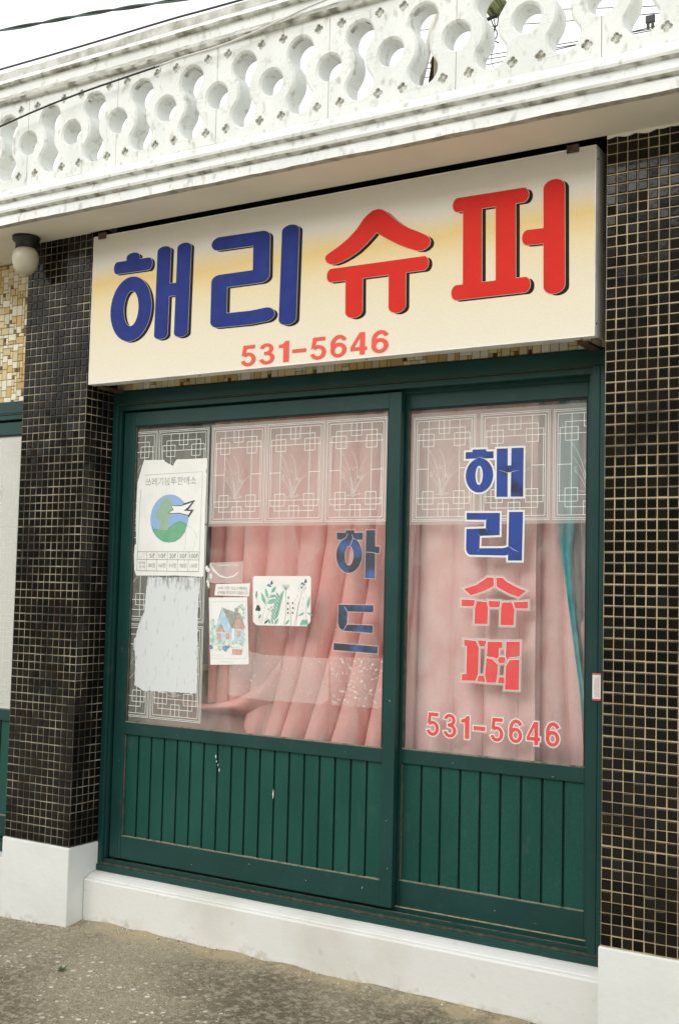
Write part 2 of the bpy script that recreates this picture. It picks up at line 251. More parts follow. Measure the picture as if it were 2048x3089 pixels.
# ------------------------------------------------------------------ helpers
def thing(name, label, cat, loc=(0, 0, 0), group=None):
    o = bpy.data.objects.new(name, None); C.objects.link(o); o.location = loc; o.empty_display_size = .1
    o['label'] = label; o['category'] = cat
    if group: o['group'] = group
    return o
def tag(o, label, cat, group=None):
    o['label'] = label; o['category'] = cat
    if group: o['group'] = group
    return o
def world_of(p):
    v = Vector()
    while p: v += p.location; p = p.parent
    return v
class MB:
    """collects vertices and faces, links them as ONE mesh object"""
    def __init__(s): s.v = []; s.f = []; s.m = []; s.sm = []; s.col = []; s.mats = []
    def mi(s, m):
        if m not in s.mats: s.mats.append(m)
        return s.mats.index(m)
    def add(s, vs, fs, m, smooth=False, col=None):
        b = len(s.v); s.v += [tuple(v) for v in vs]; k = s.mi(m)
        for q in fs: s.f.append([b+i for i in q]); s.m.append(k); s.sm.append(smooth); s.col.append(col or (1, 1, 1))
    def box(s, a, b, m, ch=0.0, mats=None):
        x0, y0, z0 = [min(a[i], b[i]) for i in range(3)]; x1, y1, z1 = [max(a[i], b[i]) for i in range(3)]
        if ch <= 0:
            s.add([(x0, y0, z0), (x1, y0, z0), (x1, y1, z0), (x0, y1, z0), (x0, y0, z1), (x1, y0, z1), (x1, y1, z1), (x0, y1, z1)],
                  [(0, 3, 2, 1), (4, 5, 6, 7), (0, 1, 5, 4), (1, 2, 6, 5), (2, 3, 7, 6), (3, 0, 4, 7)], m); return
        bm = bmesh.new(); bmesh.ops.create_cube(bm, size=1)
        for v in bm.verts: v.co = ((x0+x1)/2+v.co.x*(x1-x0), (y0+y1)/2+v.co.y*(y1-y0), (z0+z1)/2+v.co.z*(z1-z0))
        bmesh.ops.bevel(bm, geom=bm.edges[:], offset=ch, segments=2, affect='EDGES', profile=.6)
        bm.verts.index_update(); s.add([v.co[:] for v in bm.verts], [[v.index for v in f.verts] for f in bm.faces], m); bm.free()
    def tube(s, pts, r, m, n=8, closed_ends=True):
        P = [Vector(p) for p in pts]; rs = r if isinstance(r, (list, tuple)) else [r]*len(P); vs = []; fs = []
        up = Vector((0, 0, 1))
        for i, p in enumerate(P):
            d = (P[min(i+1, len(P)-1)]-P[max(i-1, 0)]).normalized()
            a = d.cross(up if abs(d.z) < .95 else Vector((1, 0, 0))).normalized(); b = d.cross(a)
            for k in range(n):
                t = 2*math.pi*k/n; vs.append(p+a*math.cos(t)*rs[i]+b*math.sin(t)*rs[i])
        for i in range(len(P)-1):
            for k in range(n): fs.append((i*n+k, i*n+(k+1) % n, (i+1)*n+(k+1) % n, (i+1)*n+k))
        if closed_ends: fs += [tuple(range(n))[::-1], tuple((len(P)-1)*n+k for k in range(n))]
        s.add(vs, fs, m, True)
    def plate(s, contours, y, m, thick=0.0, toward=-1):
        """flat shape with holes in the x-z plane at depth y (front face looks to -y), with rim when thick"""
        cs = [[Vector((p[0], p[1], 0)) for p in c] for c in contours]
        fl = [p for c in cs for p in c]
        tris = tessellate_polygon(cs)
        vs = [(p.x, y, p.y) for p in fl]; fs = []
        for t in tris:
            a, b, c = [fl[i] for i in t]
            area = (b.x-a.x)*(c.y-a.y)-(c.x-a.x)*(b.y-a.y)
            if abs(area) < 1e-12: continue
            fs.append(t if area > 0 else t[::-1])
        s.add(vs, fs, m)
        if thick:
            for c in cs:
                n = len(c); A = sum(c[i].x*c[(i+1) % n].y-c[(i+1) % n].x*c[i].y for i in range(n))
                vv = [(p.x, y, p.y) for p in c]+[(p.x, y+thick, p.y) for p in c]
                s.add(vv, [(i, (i+1) % n, n+(i+1) % n, n+i)[::-1] for i in range(n)], m)
    def build(s, name, parent=None, smooth=False):
        me = bpy.data.meshes.new(name); off = world_of(parent) if parent else Vector()
        me.from_pydata([tuple(Vector(v)) for v in s.v], [], s.f)
        for m in s.mats: me.materials.append(m)
        me.polygons.foreach_set('material_index', s.m); me.polygons.foreach_set('use_smooth', [bool(a or smooth) for a in s.sm])
        if any(c != (1, 1, 1) for c in s.col):
            at = me.color_attributes.new('glaze', 'FLOAT_COLOR', 'CORNER'); buf = []
            for p, c in zip(s.f, s.col): buf += [c[0], c[1], c[2], 1]*len(p)
            at.data.foreach_set('color', buf)
        me.update()
        o = bpy.data.objects.new(name, me); C.objects.link(o)
        if parent: o.parent = parent; o.location = -off
        return o
def part(name, parent, fn):
    b = MB(); fn(b); return b.build(name, parent)
def sub(v): return [(p[0], p[1]) for p in v]
def hull(pts):
    P = sorted(set((round(p[0], 6), round(p[1], 6)) for p in pts))
    def half(P):
        h = []
        for p in P:
            while len(h) > 1 and (h[-1][0]-h[-2][0])*(p[1]-h[-2][1])-(h[-1][1]-h[-2][1])*(p[0]-h[-2][0]) <= 0: h.pop()
            h.append(p)
        return h
    a = half(P); b = half(P[::-1]); return a[:-1]+b[:-1]
def ell(cx, cz, a, b, n=40): return [(cx+a*math.cos(2*math.pi*i/n), cz+b*math.sin(2*math.pi*i/n)) for i in range(n)]
def grow(poly, d):
    """polygon offset outwards by d (mitred, clamped)"""
    n = len(poly); A = sum(poly[i][0]*poly[(i+1) % n][1]-poly[(i+1) % n][0]*poly[i][1] for i in range(n)); sgn = 1 if A > 0 else -1; out = []
    for i in range(n):
        p, q, r = Vector(poly[i-1]), Vector(poly[i]), Vector(poly[(i+1) % n])
        e1 = (q-p); e2 = (r-q)
        if e1.length < 1e-7 or e2.length < 1e-7: out.append(tuple(q)); continue
        e1.normalize(); e2.normalize()
        n1 = Vector((e1.y, -e1.x))*sgn; n2 = Vector((e2.y, -e2.x))*sgn; m = n1+n2
        if m.length < 1e-5: m = n1
        m.normalize(); k = min(1/max(m.dot(n1), .35), 1.8); out.append(tuple(q+m*d*k))
    return out
def glyph(mb, prims, y, m, d=0.0, dx=0.0, dz=0.0, step=.00012):
    """lettering: every stroke a thin flat piece, laid a hair in front of the last"""
    k = 0
    for p in prims:
        yy = y-k*step
        if p[0] == 'poly': mb.plate([[(a+dx, b+dz) for a, b in grow(p[1], d)]], yy, m); k += 1
        elif p[0] == 'ring':
            o, i = p[1], p[2]
            cs = [ell(o[0]+dx, o[1]+dz, o[2]+d, o[3]+d, 48)]
            if i[2]-d > .002: cs.append(ell(i[0]+dx, i[1]+dz, i[2]-d, i[3]-d, 40))
            mb.plate(cs, yy, m); k += 1
        else:
            pts, a, b = p[1], p[2]+d, p[3]+d
            for j in range(len(pts)-1):
                mb.plate([hull([(q[0]+dx, q[1]+dz) for e in pts[j:j+2] for q in ell(e[0], e[1], a, b, 32)])], y-k*step, m); k += 1
def text_mesh(body, bold=0.0, size=1.0):
    cu = bpy.data.curves.new('lettering', 'FONT'); cu.body = body; cu.offset = bold; cu.resolution_u = 6
    o = bpy.data.objects.new('lettering', cu); C.objects.link(o)
    dg = bpy.context.evaluated_depsgraph_get(); dg.update()
    me = bpy.data.meshes.new_from_object(o.evaluated_get(dg))
    vs = [v.co.copy() for v in me.vertices]; fs = [list(p.vertices) for p in me.polygons]
    bpy.data.objects.remove(o); bpy.data.curves.remove(cu); bpy.data.meshes.remove(me); return vs, fs
def text(mb, body, x0, z0, x1, z1, y, m, bold=0.0, pad=0.0):
    """writing fitted into the rectangle x0..x1, z0..z1 on the plane at depth y"""
    vs, fs = text_mesh(body, bold)
    if not vs: return
    a0 = min(v.x for v in vs); a1 = max(v.x for v in vs); b0 = min(v.y for v in vs); b1 = max(v.y for v in vs)
    x0 -= pad; x1 += pad; z0 -= pad; z1 += pad
    sx = (x1-x0)/max(a1-a0, 1e-6); sz = (z1-z0)/max(b1-b0, 1e-6)
    out = [(x0+(v.x-a0)*sx, y, z0+(v.y-b0)*sz) for v in vs]
    g = []
    for q in fs:
        ar = sum(out[q[i]][0]*out[q[(i+1) % len(q)]][2]-out[q[(i+1) % len(q)]][0]*out[q[i]][2] for i in range(len(q)))
        g.append(q if ar > 0 else q[::-1])
    mb.add(out, g, m)
def ribbon(mb, pts, w, y, m):
    """flat line of width w along points in the x-z plane"""
    P = [Vector(p) for p in pts]; vs = []
    for i, p in enumerate(P):
        d = (P[min(i+1, len(P)-1)]-P[max(i-1, 0)])
        if d.length < 1e-9: d = Vector((1, 0))
        d.normalize(); nn = Vector((-d.y, d.x)); ww = w[i] if isinstance(w, list) else w
        vs += [(p.x+nn.x*ww/2, y, p.y+nn.y*ww/2), (p.x-nn.x*ww/2, y, p.y-nn.y*ww/2)]
    mb.add(vs, [(2*i, 2*i+1, 2*i+3, 2*i+2) for i in range(len(P)-1)], m)
# ------------------------------------------------------------------ ground
def ground_z(x, y):
    g = .098+.010*min(max((-x-1.0)/1.5, -1), 1)
    if y > 0: g += y*.16
    else: g += y*.030
    if x < -2.2: g -= min((-2.2-x)*.05, .1)
    return g
def make_ground():
    b = MB(); xs = [-300, -60, -15, -6]+[-4.5+i*.05 for i in range(131)]+[4, 8, 20, 60, 300]; ys = [-300, -60, -20, -8, -4]+[-2.5+i*.04 for i in range(71)]
    vs = []
    for y in ys:
        for x in xs:
            z = ground_z(max(min(x, 6), -6), max(y, -3))
            z += (.009*noise.noise(Vector((x*8, .5, 5)))*max(0, min(1, (y+.15)/.2)))+.006*noise.noise(Vector((x*2.2, y*2.2, 0)))+.003*noise.noise(Vector((x*9, y*9, 3)))
            vs.append((x, y, z))
    n = len(xs); b.add(vs, [(j*n+i, j*n+i+1, (j+1)*n+i+1, (j+1)*n+i) for j in range(len(ys)-1) for i in range(n-1)], GROUND, True)
    o = b.build('ground'); o['kind'] = 'structure'; return o
make_ground()
# ------------------------------------------------------------------ shop building
T = .036; ZB = 2.45-55.9*T                                     # tile pitch, foot of the tiling
shop = thing('shop_building', 'single-storey shop with black-tiled pillars and white plinth under a white cornice', 'building', (-1.2, .3, .1))
def tile_rng(dark): 
    k = random.random()
    if k < .05: return (.013, .012, .010)
    if k < .6: return (.005, .0046, .0036)
    return (.010, .0075, .0045)
def tile_face(b, origin, du, dn, cols, rows, gap=.0025, edge=.0034, lift=.0028):
    """glazed square tiles: a sloped rim round a slightly tilted pillow face"""
    o = Vector(origin); U = Vector(du); N = Vector(dn); Z = Vector((0, 0, 1))
    flip = U.cross(Z).dot(N) < 0
    for j in range(rows):
        rowoff = random.uniform(-.0008, .0008)
        for i in range(cols):
            h = T/2-gap/2-random.uniform(0, .0010); c = o+U*((i+.5)*T+random.uniform(-.0006, .0006))+Z*((j+.5)*T+rowoff+random.uniform(-.0005, .0005))
            tx, tz = random.gauss(0, .014), random.gauss(0, .014); l = lift+random.uniform(-.0006, .0006)
            q = [(-1, -1), (1, -1), (1, 1), (-1, 1)]; vs = []
            for s, t in q: vs.append(c+U*h*s+Z*h*t)
            hh = h-edge*.4
            for s, t in q: vs.append(c+U*hh*s+Z*hh*t+N*(l*.75+hh*(s*tx+t*tz)))
            hi = h-edge
            for s, t in q: vs.append(c+U*hi*s+Z*hi*t+N*(l+hi*(s*tx+t*tz)))
            fs = [(8, 9, 10, 11)]
            for k in range(4):
                k2 = (k+1) % 4; fs += [(k, k2, 4+k2, 4+k), (4+k, 4+k2, 8+k2, 8+k)]
            if flip: fs = [f_[::-1] for f_ in fs]
            b.add(vs, fs, BTILE, False, tile_rng(True))
def pillar(x0, cols, left_cols, right_cols, label, grout):
    b = MB(); x1 = x0+cols*T; rows = 77
    b.box((x0, .0, ZB-.002), (x1, .45, 3.1665), grout)
    tile_face(b, (x0, -.0003, ZB), (1, 0, 0), (0, -1, 0), cols, rows)
    if right_cols: tile_face(b, (x1+.0003, .0, ZB), (0, 1, 0), (1, 0, 0), right_cols, rows)
    if left_cols: tile_face(b, (x0-.0003, left_cols*T, ZB), (0, -1, 0), (-1, 0, 0), left_cols, rows)
    o = b.build('tiled_pillar', shop); o['label'] = label
    c = MB(); c.box((x0-.007, -.007, -.02), (x1+.007, .45, ZB-.003), WHITE2, .006); c.build('pillar_base', o)
    return o
pillar(-2.82, 11, 4, 5, 'narrow black-tiled pillar with pale grout', GROUTL)
pillar(-.0375, 24, 5, 5, 'broad black-tiled pillar with yellowish grout', GROUT)
pillar(-4.85, 12, 5, 5, 'black-tiled end pillar beyond the frosted door', GROUTL)
b = MB(); b.box((-4.42, .42, 0), (-2.83, .46, 3.1), INT); b.build('back_wall', shop)
# mosaic walls above the door heads
def mosaic(x0, x1, z0, z1, y, name, label):
    b = MB(); b.box((x0, y, z0), (x1, y+.15, z1), MGROUT); cell = .0175; nx = int((x1-x0)/cell); nz = int((z1-z0)/cell)
    used = [[False]*nz for _ in range(nx)]
    for j in range(nz):
        for i in range(nx):
            if used[i][j]: continue
            sz = random.choice([(1, 1), (1, 2), (2, 1), (2, 2), (2, 2), (3, 2), (2, 3), (2, 2), (1, 1)])
            w = 0
            while w < sz[0] and i+w < nx and not used[i+w][j]: w += 1
            h = 1
            while h < sz[1] and j+h < nz and all(not used[i+a][j+h] for a in range(w)): h += 1
            for a in range(w):
                for c in range(h): used[i+a][j+c] = True
            k = random.random()
            if w*h == 1: col = random.choice([(.14, .06, .02), (.26, .14, .045), (.62, .48, .22), (.74, .64, .44)])
            elif k < .42: col = (.80, .74, .58)
            elif k < .75: col = (.72, .60, .35)
            else: col = (.60, .43, .17)
            kk = random.uniform(.82, 1.08); col = tuple(min(1, v*kk) for v in col)
            a0, a1 = x0+i*cell+.001, x0+(i+w)*cell-.001; c0, c1 = z0+j*cell+.001, z0+(j+h)*cell-.001; e = .0015; l = y-.003-random.uniform(0, .001)
            b.add([(a0, y-.0003, c0), (a1, y-.0003, c0), (a1, y-.0003, c1), (a0, y-.0003, c1), (a0+e, l, c0+e), (a1-e, l, c0+e), (a1-e, l, c1-e), (a0+e, l, c1-e)],
                  [(4, 5, 6, 7), (0, 1, 5, 4), (1, 2, 6, 5), (2, 3, 7, 6), (3, 0, 4, 7)], MTILE, False, col)
    o = b.build(name, shop); o['label'] = label
mosaic(-2.41, -.045, 2.473, 2.96, .19, 'mosaic_wall', 'cream and brown mosaic strip behind the sign')
mosaic(-4.4, -2.828, 2.46, 3.16, .19, 'mosaic_wall', 'cream and brown mosaic wall left of the narrow pillar')
def lumpy(profile, x0, x1, step, amp, mats, seed=0, cap=True):
    """profile (y,z) swept along x, hand-plastered unevenness; mats = one material per profile edge"""
    b = MB(); n = len(profile); k = int((x1-x0)/step)+1; vs = []
    for i in range(k):
        x = x0+(x1-x0)*i/(k-1)
        for j, p in enumerate(profile):
            a = amp[j] if isinstance(amp, (list, tuple)) else amp
            vs.append((x, p[0]+a*noise.noise(Vector((x*7, j*3.1+seed, .3))), p[1]+a*noise.noise(Vector((x*7+40, j*3.1+seed, 1.7)))+a*.6*noise.noise(Vector((x*31, j*2.3, seed)))))
    for j in range(n):
        j2 = (j+1) % n
        b.add([vs[i*n+q] for i in range(k) for q in (j, j2)], [(2*i, 2*i+1, 2*i+3, 2*i+2) for i in range(k-1)], mats[j % len(mats)], True)
    if cap:
        b.add(vs[:n], [tuple(range(n))], mats[0]); b.add(vs[-n:], [tuple(range(n))[::-1]], mats[0])
    return b
# plinth under the door: flat face, small ledge, sill slope
pp = [(.092, .05), (.092, .282), (.097, .289), (.110, .2925), (.112, .296), (.128, .303), (.150, .3085), (.176, .3105), (.30, .3105), (.30, .05)]
b = lumpy(pp[::-1], -2.413, -.046, .04, .0012, [PLINTH], 3); b.build('plinth_wall', shop)
b = MB(); b.box((-4.4, .094, .0), (-2.828, .30, .309), PLINTH, .004); b.build('plinth_wall', shop)
# soffit slab and moulded cornice
b = MB(); b.box((-5.3, -.246, 3.1665), (1.6, -.012, 3.30), SOFFIT); b.box((-5.3, -.0119, 3.1667), (-2.432, .6, 3.30), SOFFIT); b.box((-.034, -.0119, 3.1667), (1.6, .6, 3.30), SOFFIT); b.build('soffit', shop)
b = MB(); b.box((-2.4318, -.0118, 3.27), (-.0342, .6, 3.33), BLACKGAP); b.box((-2.4318, .17, 2.9605), (-.0342, .34, 3.2695), BLACKGAP); b.box((-2.4318, -.0116, 3.172), (-.0342, -.0092, 3.2695), BLACKGAP); b.build('recess_ceiling', shop)  # recess surfaces coloured black so the gap stays as dark as deep shade
cor = [(-.246, 3.335), (-.258, 3.322), (-.262, 3.306), (-.268, 3.300), (-.2795, 3.297), (-.2845, 3.287), (-.281, 3.277), (-.262, 3.270), (-.264, 3.260), (-.2685, 3.246), (-.272, 3.241), (-.284, 3.238), (-.289, 3.228), (-.285, 3.2185), (-.265, 3.2115), (-.271, 3.2025), (-.277, 3.166), (-.248, 3.1635), (-.18, 3.20), (-.18, 3.335)]
cm = [WHITE]*len(cor); cm[6] = DIRT_SHADE; cm[13] = DIRT_SHADE; cm[16] = LIP  # groove edges painted dark: shade under the rolls together with dirt
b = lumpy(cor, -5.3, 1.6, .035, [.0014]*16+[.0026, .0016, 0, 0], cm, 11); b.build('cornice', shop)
b = MB(); rr_ = random.Random(9); pts = [(.62, 3.1672), (-.036, 3.1672)]; x = -.036
while x < .62:
    pts.append((x, 3.161-abs(noise.noise(Vector((x*14, .2, 0))))*.014-(.024 if .36 < x < .375 else 0))); x += .006
b.plate([pts], -.0065, SOFFIT, .006); b.build('plaster_edge', shop)
# dim room behind the glass (walls and floor of the shop)
b = MB(); b.box((-2.45, 2.2, .3), (0, 2.25, 2.9), INT); b.build('back_wall', shop)
b = MB(); b.box((-2.47, .32, .3), (-2.43, 2.2, 2.9), INT); b.build('side_wall', shop)
b = MB(); b.box((-.02, .32, .3), (.02, 2.2, 2.9), INT); b.build('side_wall', shop)
b = MB(); b.box((-2.5, .30, .28), (.05, 2.3, .32), INT); b.build('room_floor', shop)
b = MB(); b.box((-2.5, .31, 2.55), (.05, 2.3, 2.6), INT); b.build('room_ceiling', shop)
# fixed green door frame with its tracks
def door_frame(x0, x1, name_label):
    fr = thing_part('door_frame', shop, name_label)
    e = .003
    part('frame_head', fr, lambda b: (b.box((x0, .178, 2.412), (x1, .30, 2.470), GREEN, e), b.box((x0+.02, .1805, 2.405), (x1-.02, .29, 2.4117), RUSTG, 0), b.box((x0+.02, .184, 2.381), (x1-.02, .30, 2.4048), GREEN, e), b.box((x0+.03, .232, 2.366), (x1-.03, .238, 2.3808), GREEN), b.box((x0+.03, .284, 2.36), (x1-.03, .30, 2.3808), GREEN)))
    def jamb(s):
        def fn(b):
            xa = x0 if s < 0 else x1-.072; d = -s
            if s > 0: b.box((x1-.0722, .1775, .345), (x1, .30, 2.4113), GREEN, .003)
            b.box((xa, .176, .345), (xa+d*.030, .30, 2.4110), GREEN, .004)
            b.box((xa+d*.0303, .190, .366), (xa+d*.042, .30, 2.3805), GREEN, .002)
            b.box((xa+d*.0423, .232, .366), (xa+d*.056, .238, 2.3805), GREEN, .001)
            b.box((xa+d*.0423, .284, .366), (xa+d*.056, .30, 2.3805), GREEN, .001)
        return fn
    part('frame_jamb', fr, jamb(-1)); part('frame_jamb', fr, jamb(1))
    def sill(b):
        b.box((x0, .168, .3112), (x1, .30, .338), GREEN, .003)
        b.box((x0+.01, .174, .3383), (x1-.01, .30, .348), DUSTG)
        b.box((x0+.03, .186, .3483), (x1-.03, .1945, .362), GREEN, .001)
        b.box((x0+.03, .232, .3483), (x1-.03, .238, .371), GREEN, .001)
        b.box((x0+.03, .285, .3483), (x1-.03, .30, .371), GREEN)
        b.box((x0+1.49, .2312, .3713), (x1-.100, .2386, .3742), TANLINE); b.box((x0+.03, .2125, .3483), (x1-.03, .2155, .3575), TRACK); b.box((x0+.03, .2515, .3483), (x1-.03, .2555, .3575), TRACK)
    part('sill_track', fr, sill); return fr
def thing_part(name, parent, label=None):
    o = bpy.data.objects.new(name, None); C.objects.link(o); o.parent = parent; o.empty_display_size = .05
    if label: o['label'] = label
    return o
RUSTG = M('rust_streaked_green', (.06, .045, .025), .8, (.014, .04, .036), 40, .4, .65)
DUSTG = M('grime_on_green', (.035, .05, .038), .9, (.10, .09, .06), 40, .45, .7)
# ------------------------------------------------------------------ sliding doors
def sash(label, x0, x1, gx0, gx1, y, gz0=.977, gz1=2.309, top=2.372, bot=.371, panel_first=True, n=13, frosted=False):
    """one sliding leaf: stiles, three rails, board panel, glass with bead"""
    d = thing('sliding_door', label, 'door', ((x0+x1)/2, y, bot), 'green sliding doors')
    D = .030; e = .0022; ml, mh = .919, gz0; pl = .469
    def stile(a, c, flut):
        def fn(b):
            b.box((a, y, bot), (c, y+D, top), GREEN, e)
            if flut:
                for k in range(1, 4): b.box((a+(c-a)*k/4.4, y-.0012, bot+.004), (a+(c-a)*k/4.4+.004, y+.002, top-.004), GREEN, .0005)
        return fn
    part('stile', d, stile(x0, gx0, panel_first)); part('stile', d, stile(gx1, x1, False))
    part('top_rail', d, lambda b: b.box((gx0+.0003, y+.001, gz1), (gx1-.0003, y+D-.001, top-.001), GREEN, e))
    part('middle_rail', d, lambda b: (b.box((gx0+.0003, y+.001, ml), (gx1-.0003, y+D-.001, mh-.0045), GREEN, e), b.box((gx0+.0005, y+.0025, mh-.0043), (gx1-.0005, y+.012, mh), DUST)))
    part('bottom_rail', d, lambda b: b.box((gx0+.0003, y+.001, bot), (gx1-.0003, y+D-.001, pl), GREEN, e))
    def panel(b):
        w = (gx1-gx0)/n; yy = y+.014
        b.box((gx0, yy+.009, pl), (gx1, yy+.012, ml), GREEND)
        for i in range(n):
            a = gx0+i*w
            b.box((a+.0045, yy-random.uniform(0, .0006), pl+.0005), (a+w-.0045, yy+.0088, ml-.0005), GREENP, .0018)
            b.box((a+.0046, yy-.0009, pl+.0002), (a+w*random.uniform(.93, .99), yy-.0002, pl+.0025+random.uniform(0, .002)), DUST)
        b.box((gx0+.0003, y+.003, pl+.0002), (gx1-.0003, yy-.0012, pl+.0032), DUST)
        b.box((gx0+.0002, y+.004, pl+.0036), (gx0+.0055, yy-.0012, ml-.004), DUSTS)
    part('board_panel', d, panel)
    g = MB(); g.box((gx0, y+.0115, gz0), (gx1, y+.0155, gz1), FROST if frosted else GLASS); g = g.build('glass_pane', d)
    if not frosted: pass
    bead = MB()
    bead.box((gx0+.0004, y+.0045, gz0+.0005), (gx0+.0075, y+.0112, gz1-.0075), DUSTS); bead.box((gx1-.0075, y+.0045, gz0+.0005), (gx1-.0004, y+.0112, gz1-.0075), BLACKG)
    bead.box((gx0+.0004, y+.0045, gz1-.0072), (gx1-.0004, y+.0112, gz1-.0004), BLACKG)
    bead.build('glazing_bead', g); return d
DUSTS = M('dusty_seal', (.085, .085, .065), .9, (.03, .05, .045), 25, .45, .7, fine=.15)
BLACKG = M('dark_rubber_seal', (.012, .018, .016), .8)
FROST = M('frosted_glass', (.70, .73, .69), .5, (.64, .67, .62), 3, .4, .7, spec=.5)
door_frame(-2.4235, -.043, 'dark green fixed frame around the two wide doors')
sash('wide dark green sliding door with paper notices and pale curtain folds behind its glass', -2.368, -.930, -2.3035, -.985, .198, n=18)
sash('narrow dark green sliding door on the right with blue and red lettering on its glass', -.985, -.150, -.9215, -.1815, .240, n=9, panel_first=False)
fr2 = door_frame(-4.4, -2.83, 'dark green fixed frame left of the narrow pillar')
sash('green sliding door with frosted white glass, partly hidden behind the narrow pillar', -4.34, -2.934, -4.28, -3.03, .198, n=17, frosted=True, panel_first=False)
def chips(dr, y, pts):
    b = MB()
    for x, z, w, h in pts:
        if y != .2110: w *= .55; h *= .8
        b.plate([[(x-w, z), (x, z-h), (x+w, z), (x+w*.3, z+h)]], y, VWHITE)
    b.build('paint_chip', dr)
chips(bpy.data.objects['sliding_door'], .2110, [(-1.80, .865, .003, .010), (-1.795, .845, .002, .006), (-1.787, .83, .0015, .006), (-1.78, .81, .003, .008), (-1.50, .74, .003, .022)])
chips(bpy.data.objects['sliding_door'], .1966, [(-.955, 1.16, .003, .004), (-.958, .70, .002, .003), (-1.06, .43, .002, .007), (-1.32, .42, .0025, .003), (-1.6, .445, .002, .003), (-1.9, .40, .002, .002), (-1.15, .945, .002, .002), (-2.0, .94, .0015, .002), (-.95, .52, .0015, .004), (-2.335, 1.3, .0015, .003), (-2.33, .8, .0015, .003)])
chips(bpy.data.objects['sliding_door.001'], .2386, [(-.52, .42, .003, .002), (-.36, .40, .002, .002), (-.7, .94, .002, .002), (-.30, .93, .002, .003)])
# ------------------------------------------------------------------ balustrade of pierced blocks on the roof edge
bal = thing('balustrade', 'white pierced concrete balustrade of ringed blocks along the roof edge', 'balustrade', (-1.2, -.2, 3.336))
P_ = .2621; ZR = 3.531; Z0, Z1 = 3.336, 3.7315; YB, DB = -.245, .086; RO, RH, RL = .1085, .0505, .0565; LZ = .092
def arc(cx, cz, r, a0, a1, n): return [(cx+r*math.cos(R(a0+(a1-a0)*i/n)), cz+r*math.sin(R(a0+(a1-a0)*i/n))) for i in range(n+1)]
def dumbbell():
    h = P_/2                                                 # ring centres at 0 and P_, opening centred on h
    d = math.hypot(h, LZ); be = math.degrees(math.atan2(LZ, h))
    phi = math.degrees(math.acos((d*d+RL*RL-RO*RO)/(2*d*RL))); psi = math.degrees(math.acos((d*d+RO*RO-RL*RL)/(2*d*RO)))
    pts = arc(h, ZR+LZ, RL, -be+phi, 180+be-phi, 26)          # top lobe, right round to left, then down the left ring
    pts += arc(0, ZR, RO, be-psi, psi-be, 14)[1:-1]
    pts += arc(h, ZR-LZ, RL, 180-be+phi, 360+be-phi, 26)
    pts += arc(P_, ZR, RO, 180+be-psi, 180-be+psi, 14)[1:-1]
    return pts
def flower(cx, cz, rot=0):
    out = []
    for i in range(40):
        t = 2*math.pi*i/40; rad = .0118+.0080*abs(math.cos(2*t+rot))**.7; out.append((cx+rad*math.cos(t), cz+rad*math.sin(t)))
    return out
def block_mesh(gapl, gapr, seed):
    rnd = random.Random(seed); b = MB(); x0, x1 = gapl, P_-gapr
    out = [(x0, Z0)]+[(x1, Z0)]+arc(P_, ZR, RH, 270, 90, 20)[0:0]
    def half(sx, r):                                          # half ring hole on one side
        if sx > 0: return [(P_+r*math.cos(R(a)), ZR+r*math.sin(R(a))) for a in [270-9*i for i in range(21)]]
        return [(r*math.cos(R(a)), ZR+r*math.sin(R(a))) for a in [90-9*i for i in range(21)]]
    def outer(r): 
        rt = [(min(px, x1), pz) for px, pz in half(1, r)]; lf = [(max(px, x0), pz) for px, pz in half(-1, r)]
        rt[0] = (x1, rt[0][1]); rt[-1] = (x1, rt[-1][1]); lf[0] = (x0, lf[0][1]); lf[-1] = (x0, lf[-1][1])
        return [(x0, Z0), (x1, Z0)]+rt+[(x1, Z1), (x0, Z1)]+lf
    db = dumbbell(); dbf = grow(db, .0075)
    fl = [flower(px, pz, rot=rnd.uniform(-.4, .4)) for px in (.050, P_-.050) for pz in (ZR-.143, ZR+.160)]
    of, ob = outer(RH+.008), outer(RH)
    # front skin with flower openings, chamfer ring to the full section, side walls, back
    b.plate([of, dbf]+fl, YB, WHITE)
    def band(A, ya, Bc, yb, m, flip=False):
        n = len(A); b.add([(p[0], ya, p[1]) for p in A]+[(p[0], yb, p[1]) for p in Bc], [((i, (i+1) % n, n+(i+1) % n, n+i) if flip else (n+i, n+(i+1) % n, (i+1) % n, i)) for i in range(n)], m, False)
    rag = lambda P: [(px+.0012*noise.noise(Vector((px*70, pz*70, seed*3.1))), pz+.0012*noise.noise(Vector((px*70, pz*70, seed*3.1+9)))) for px, pz in P]
    band(dbf, YB, db, YB+.008, WHITE)
    n_ = len(db)
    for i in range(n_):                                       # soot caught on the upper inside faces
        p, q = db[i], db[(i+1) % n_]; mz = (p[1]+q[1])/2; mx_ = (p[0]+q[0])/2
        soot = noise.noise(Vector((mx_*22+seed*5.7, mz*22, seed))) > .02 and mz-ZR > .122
        for ya, yc, ok in ((YB+.008, YB+.03, soot), (YB+.03, YB+DB, False)): b.add([(p[0], ya, p[1]), (q[0], ya, q[1]), (q[0], yc, q[1]), (p[0], yc, p[1])], [(3, 2, 1, 0)], DIRT_SHADE if ok else WHITE)
    band(of, YB, ob, YB+.008, WHITE, True); band(ob, YB+.008, ob, YB+DB, WHITE, True)
    for f_ in fl:
        band(f_, YB, f_, YB+.008, WHITE); b.plate([f_], YB+.008, DIRTF)
    ar = MB(); b.plate([ob, db], YB+DB, WHITE)
    return b
for k in range(-20, 7):
    gl_ = [.0, .0012, .0, .0012][k % 4]; gr_ = [.0012, .0, .0012, .0][k % 4]
    b = block_mesh(gl_, gr_, k); x = -.239+k*P_
    b.v = [(v[0]+x, v[1]+random.uniform(-.0006, .0006), v[2]) for v in b.v]
    b.build('pierced_block', bal)
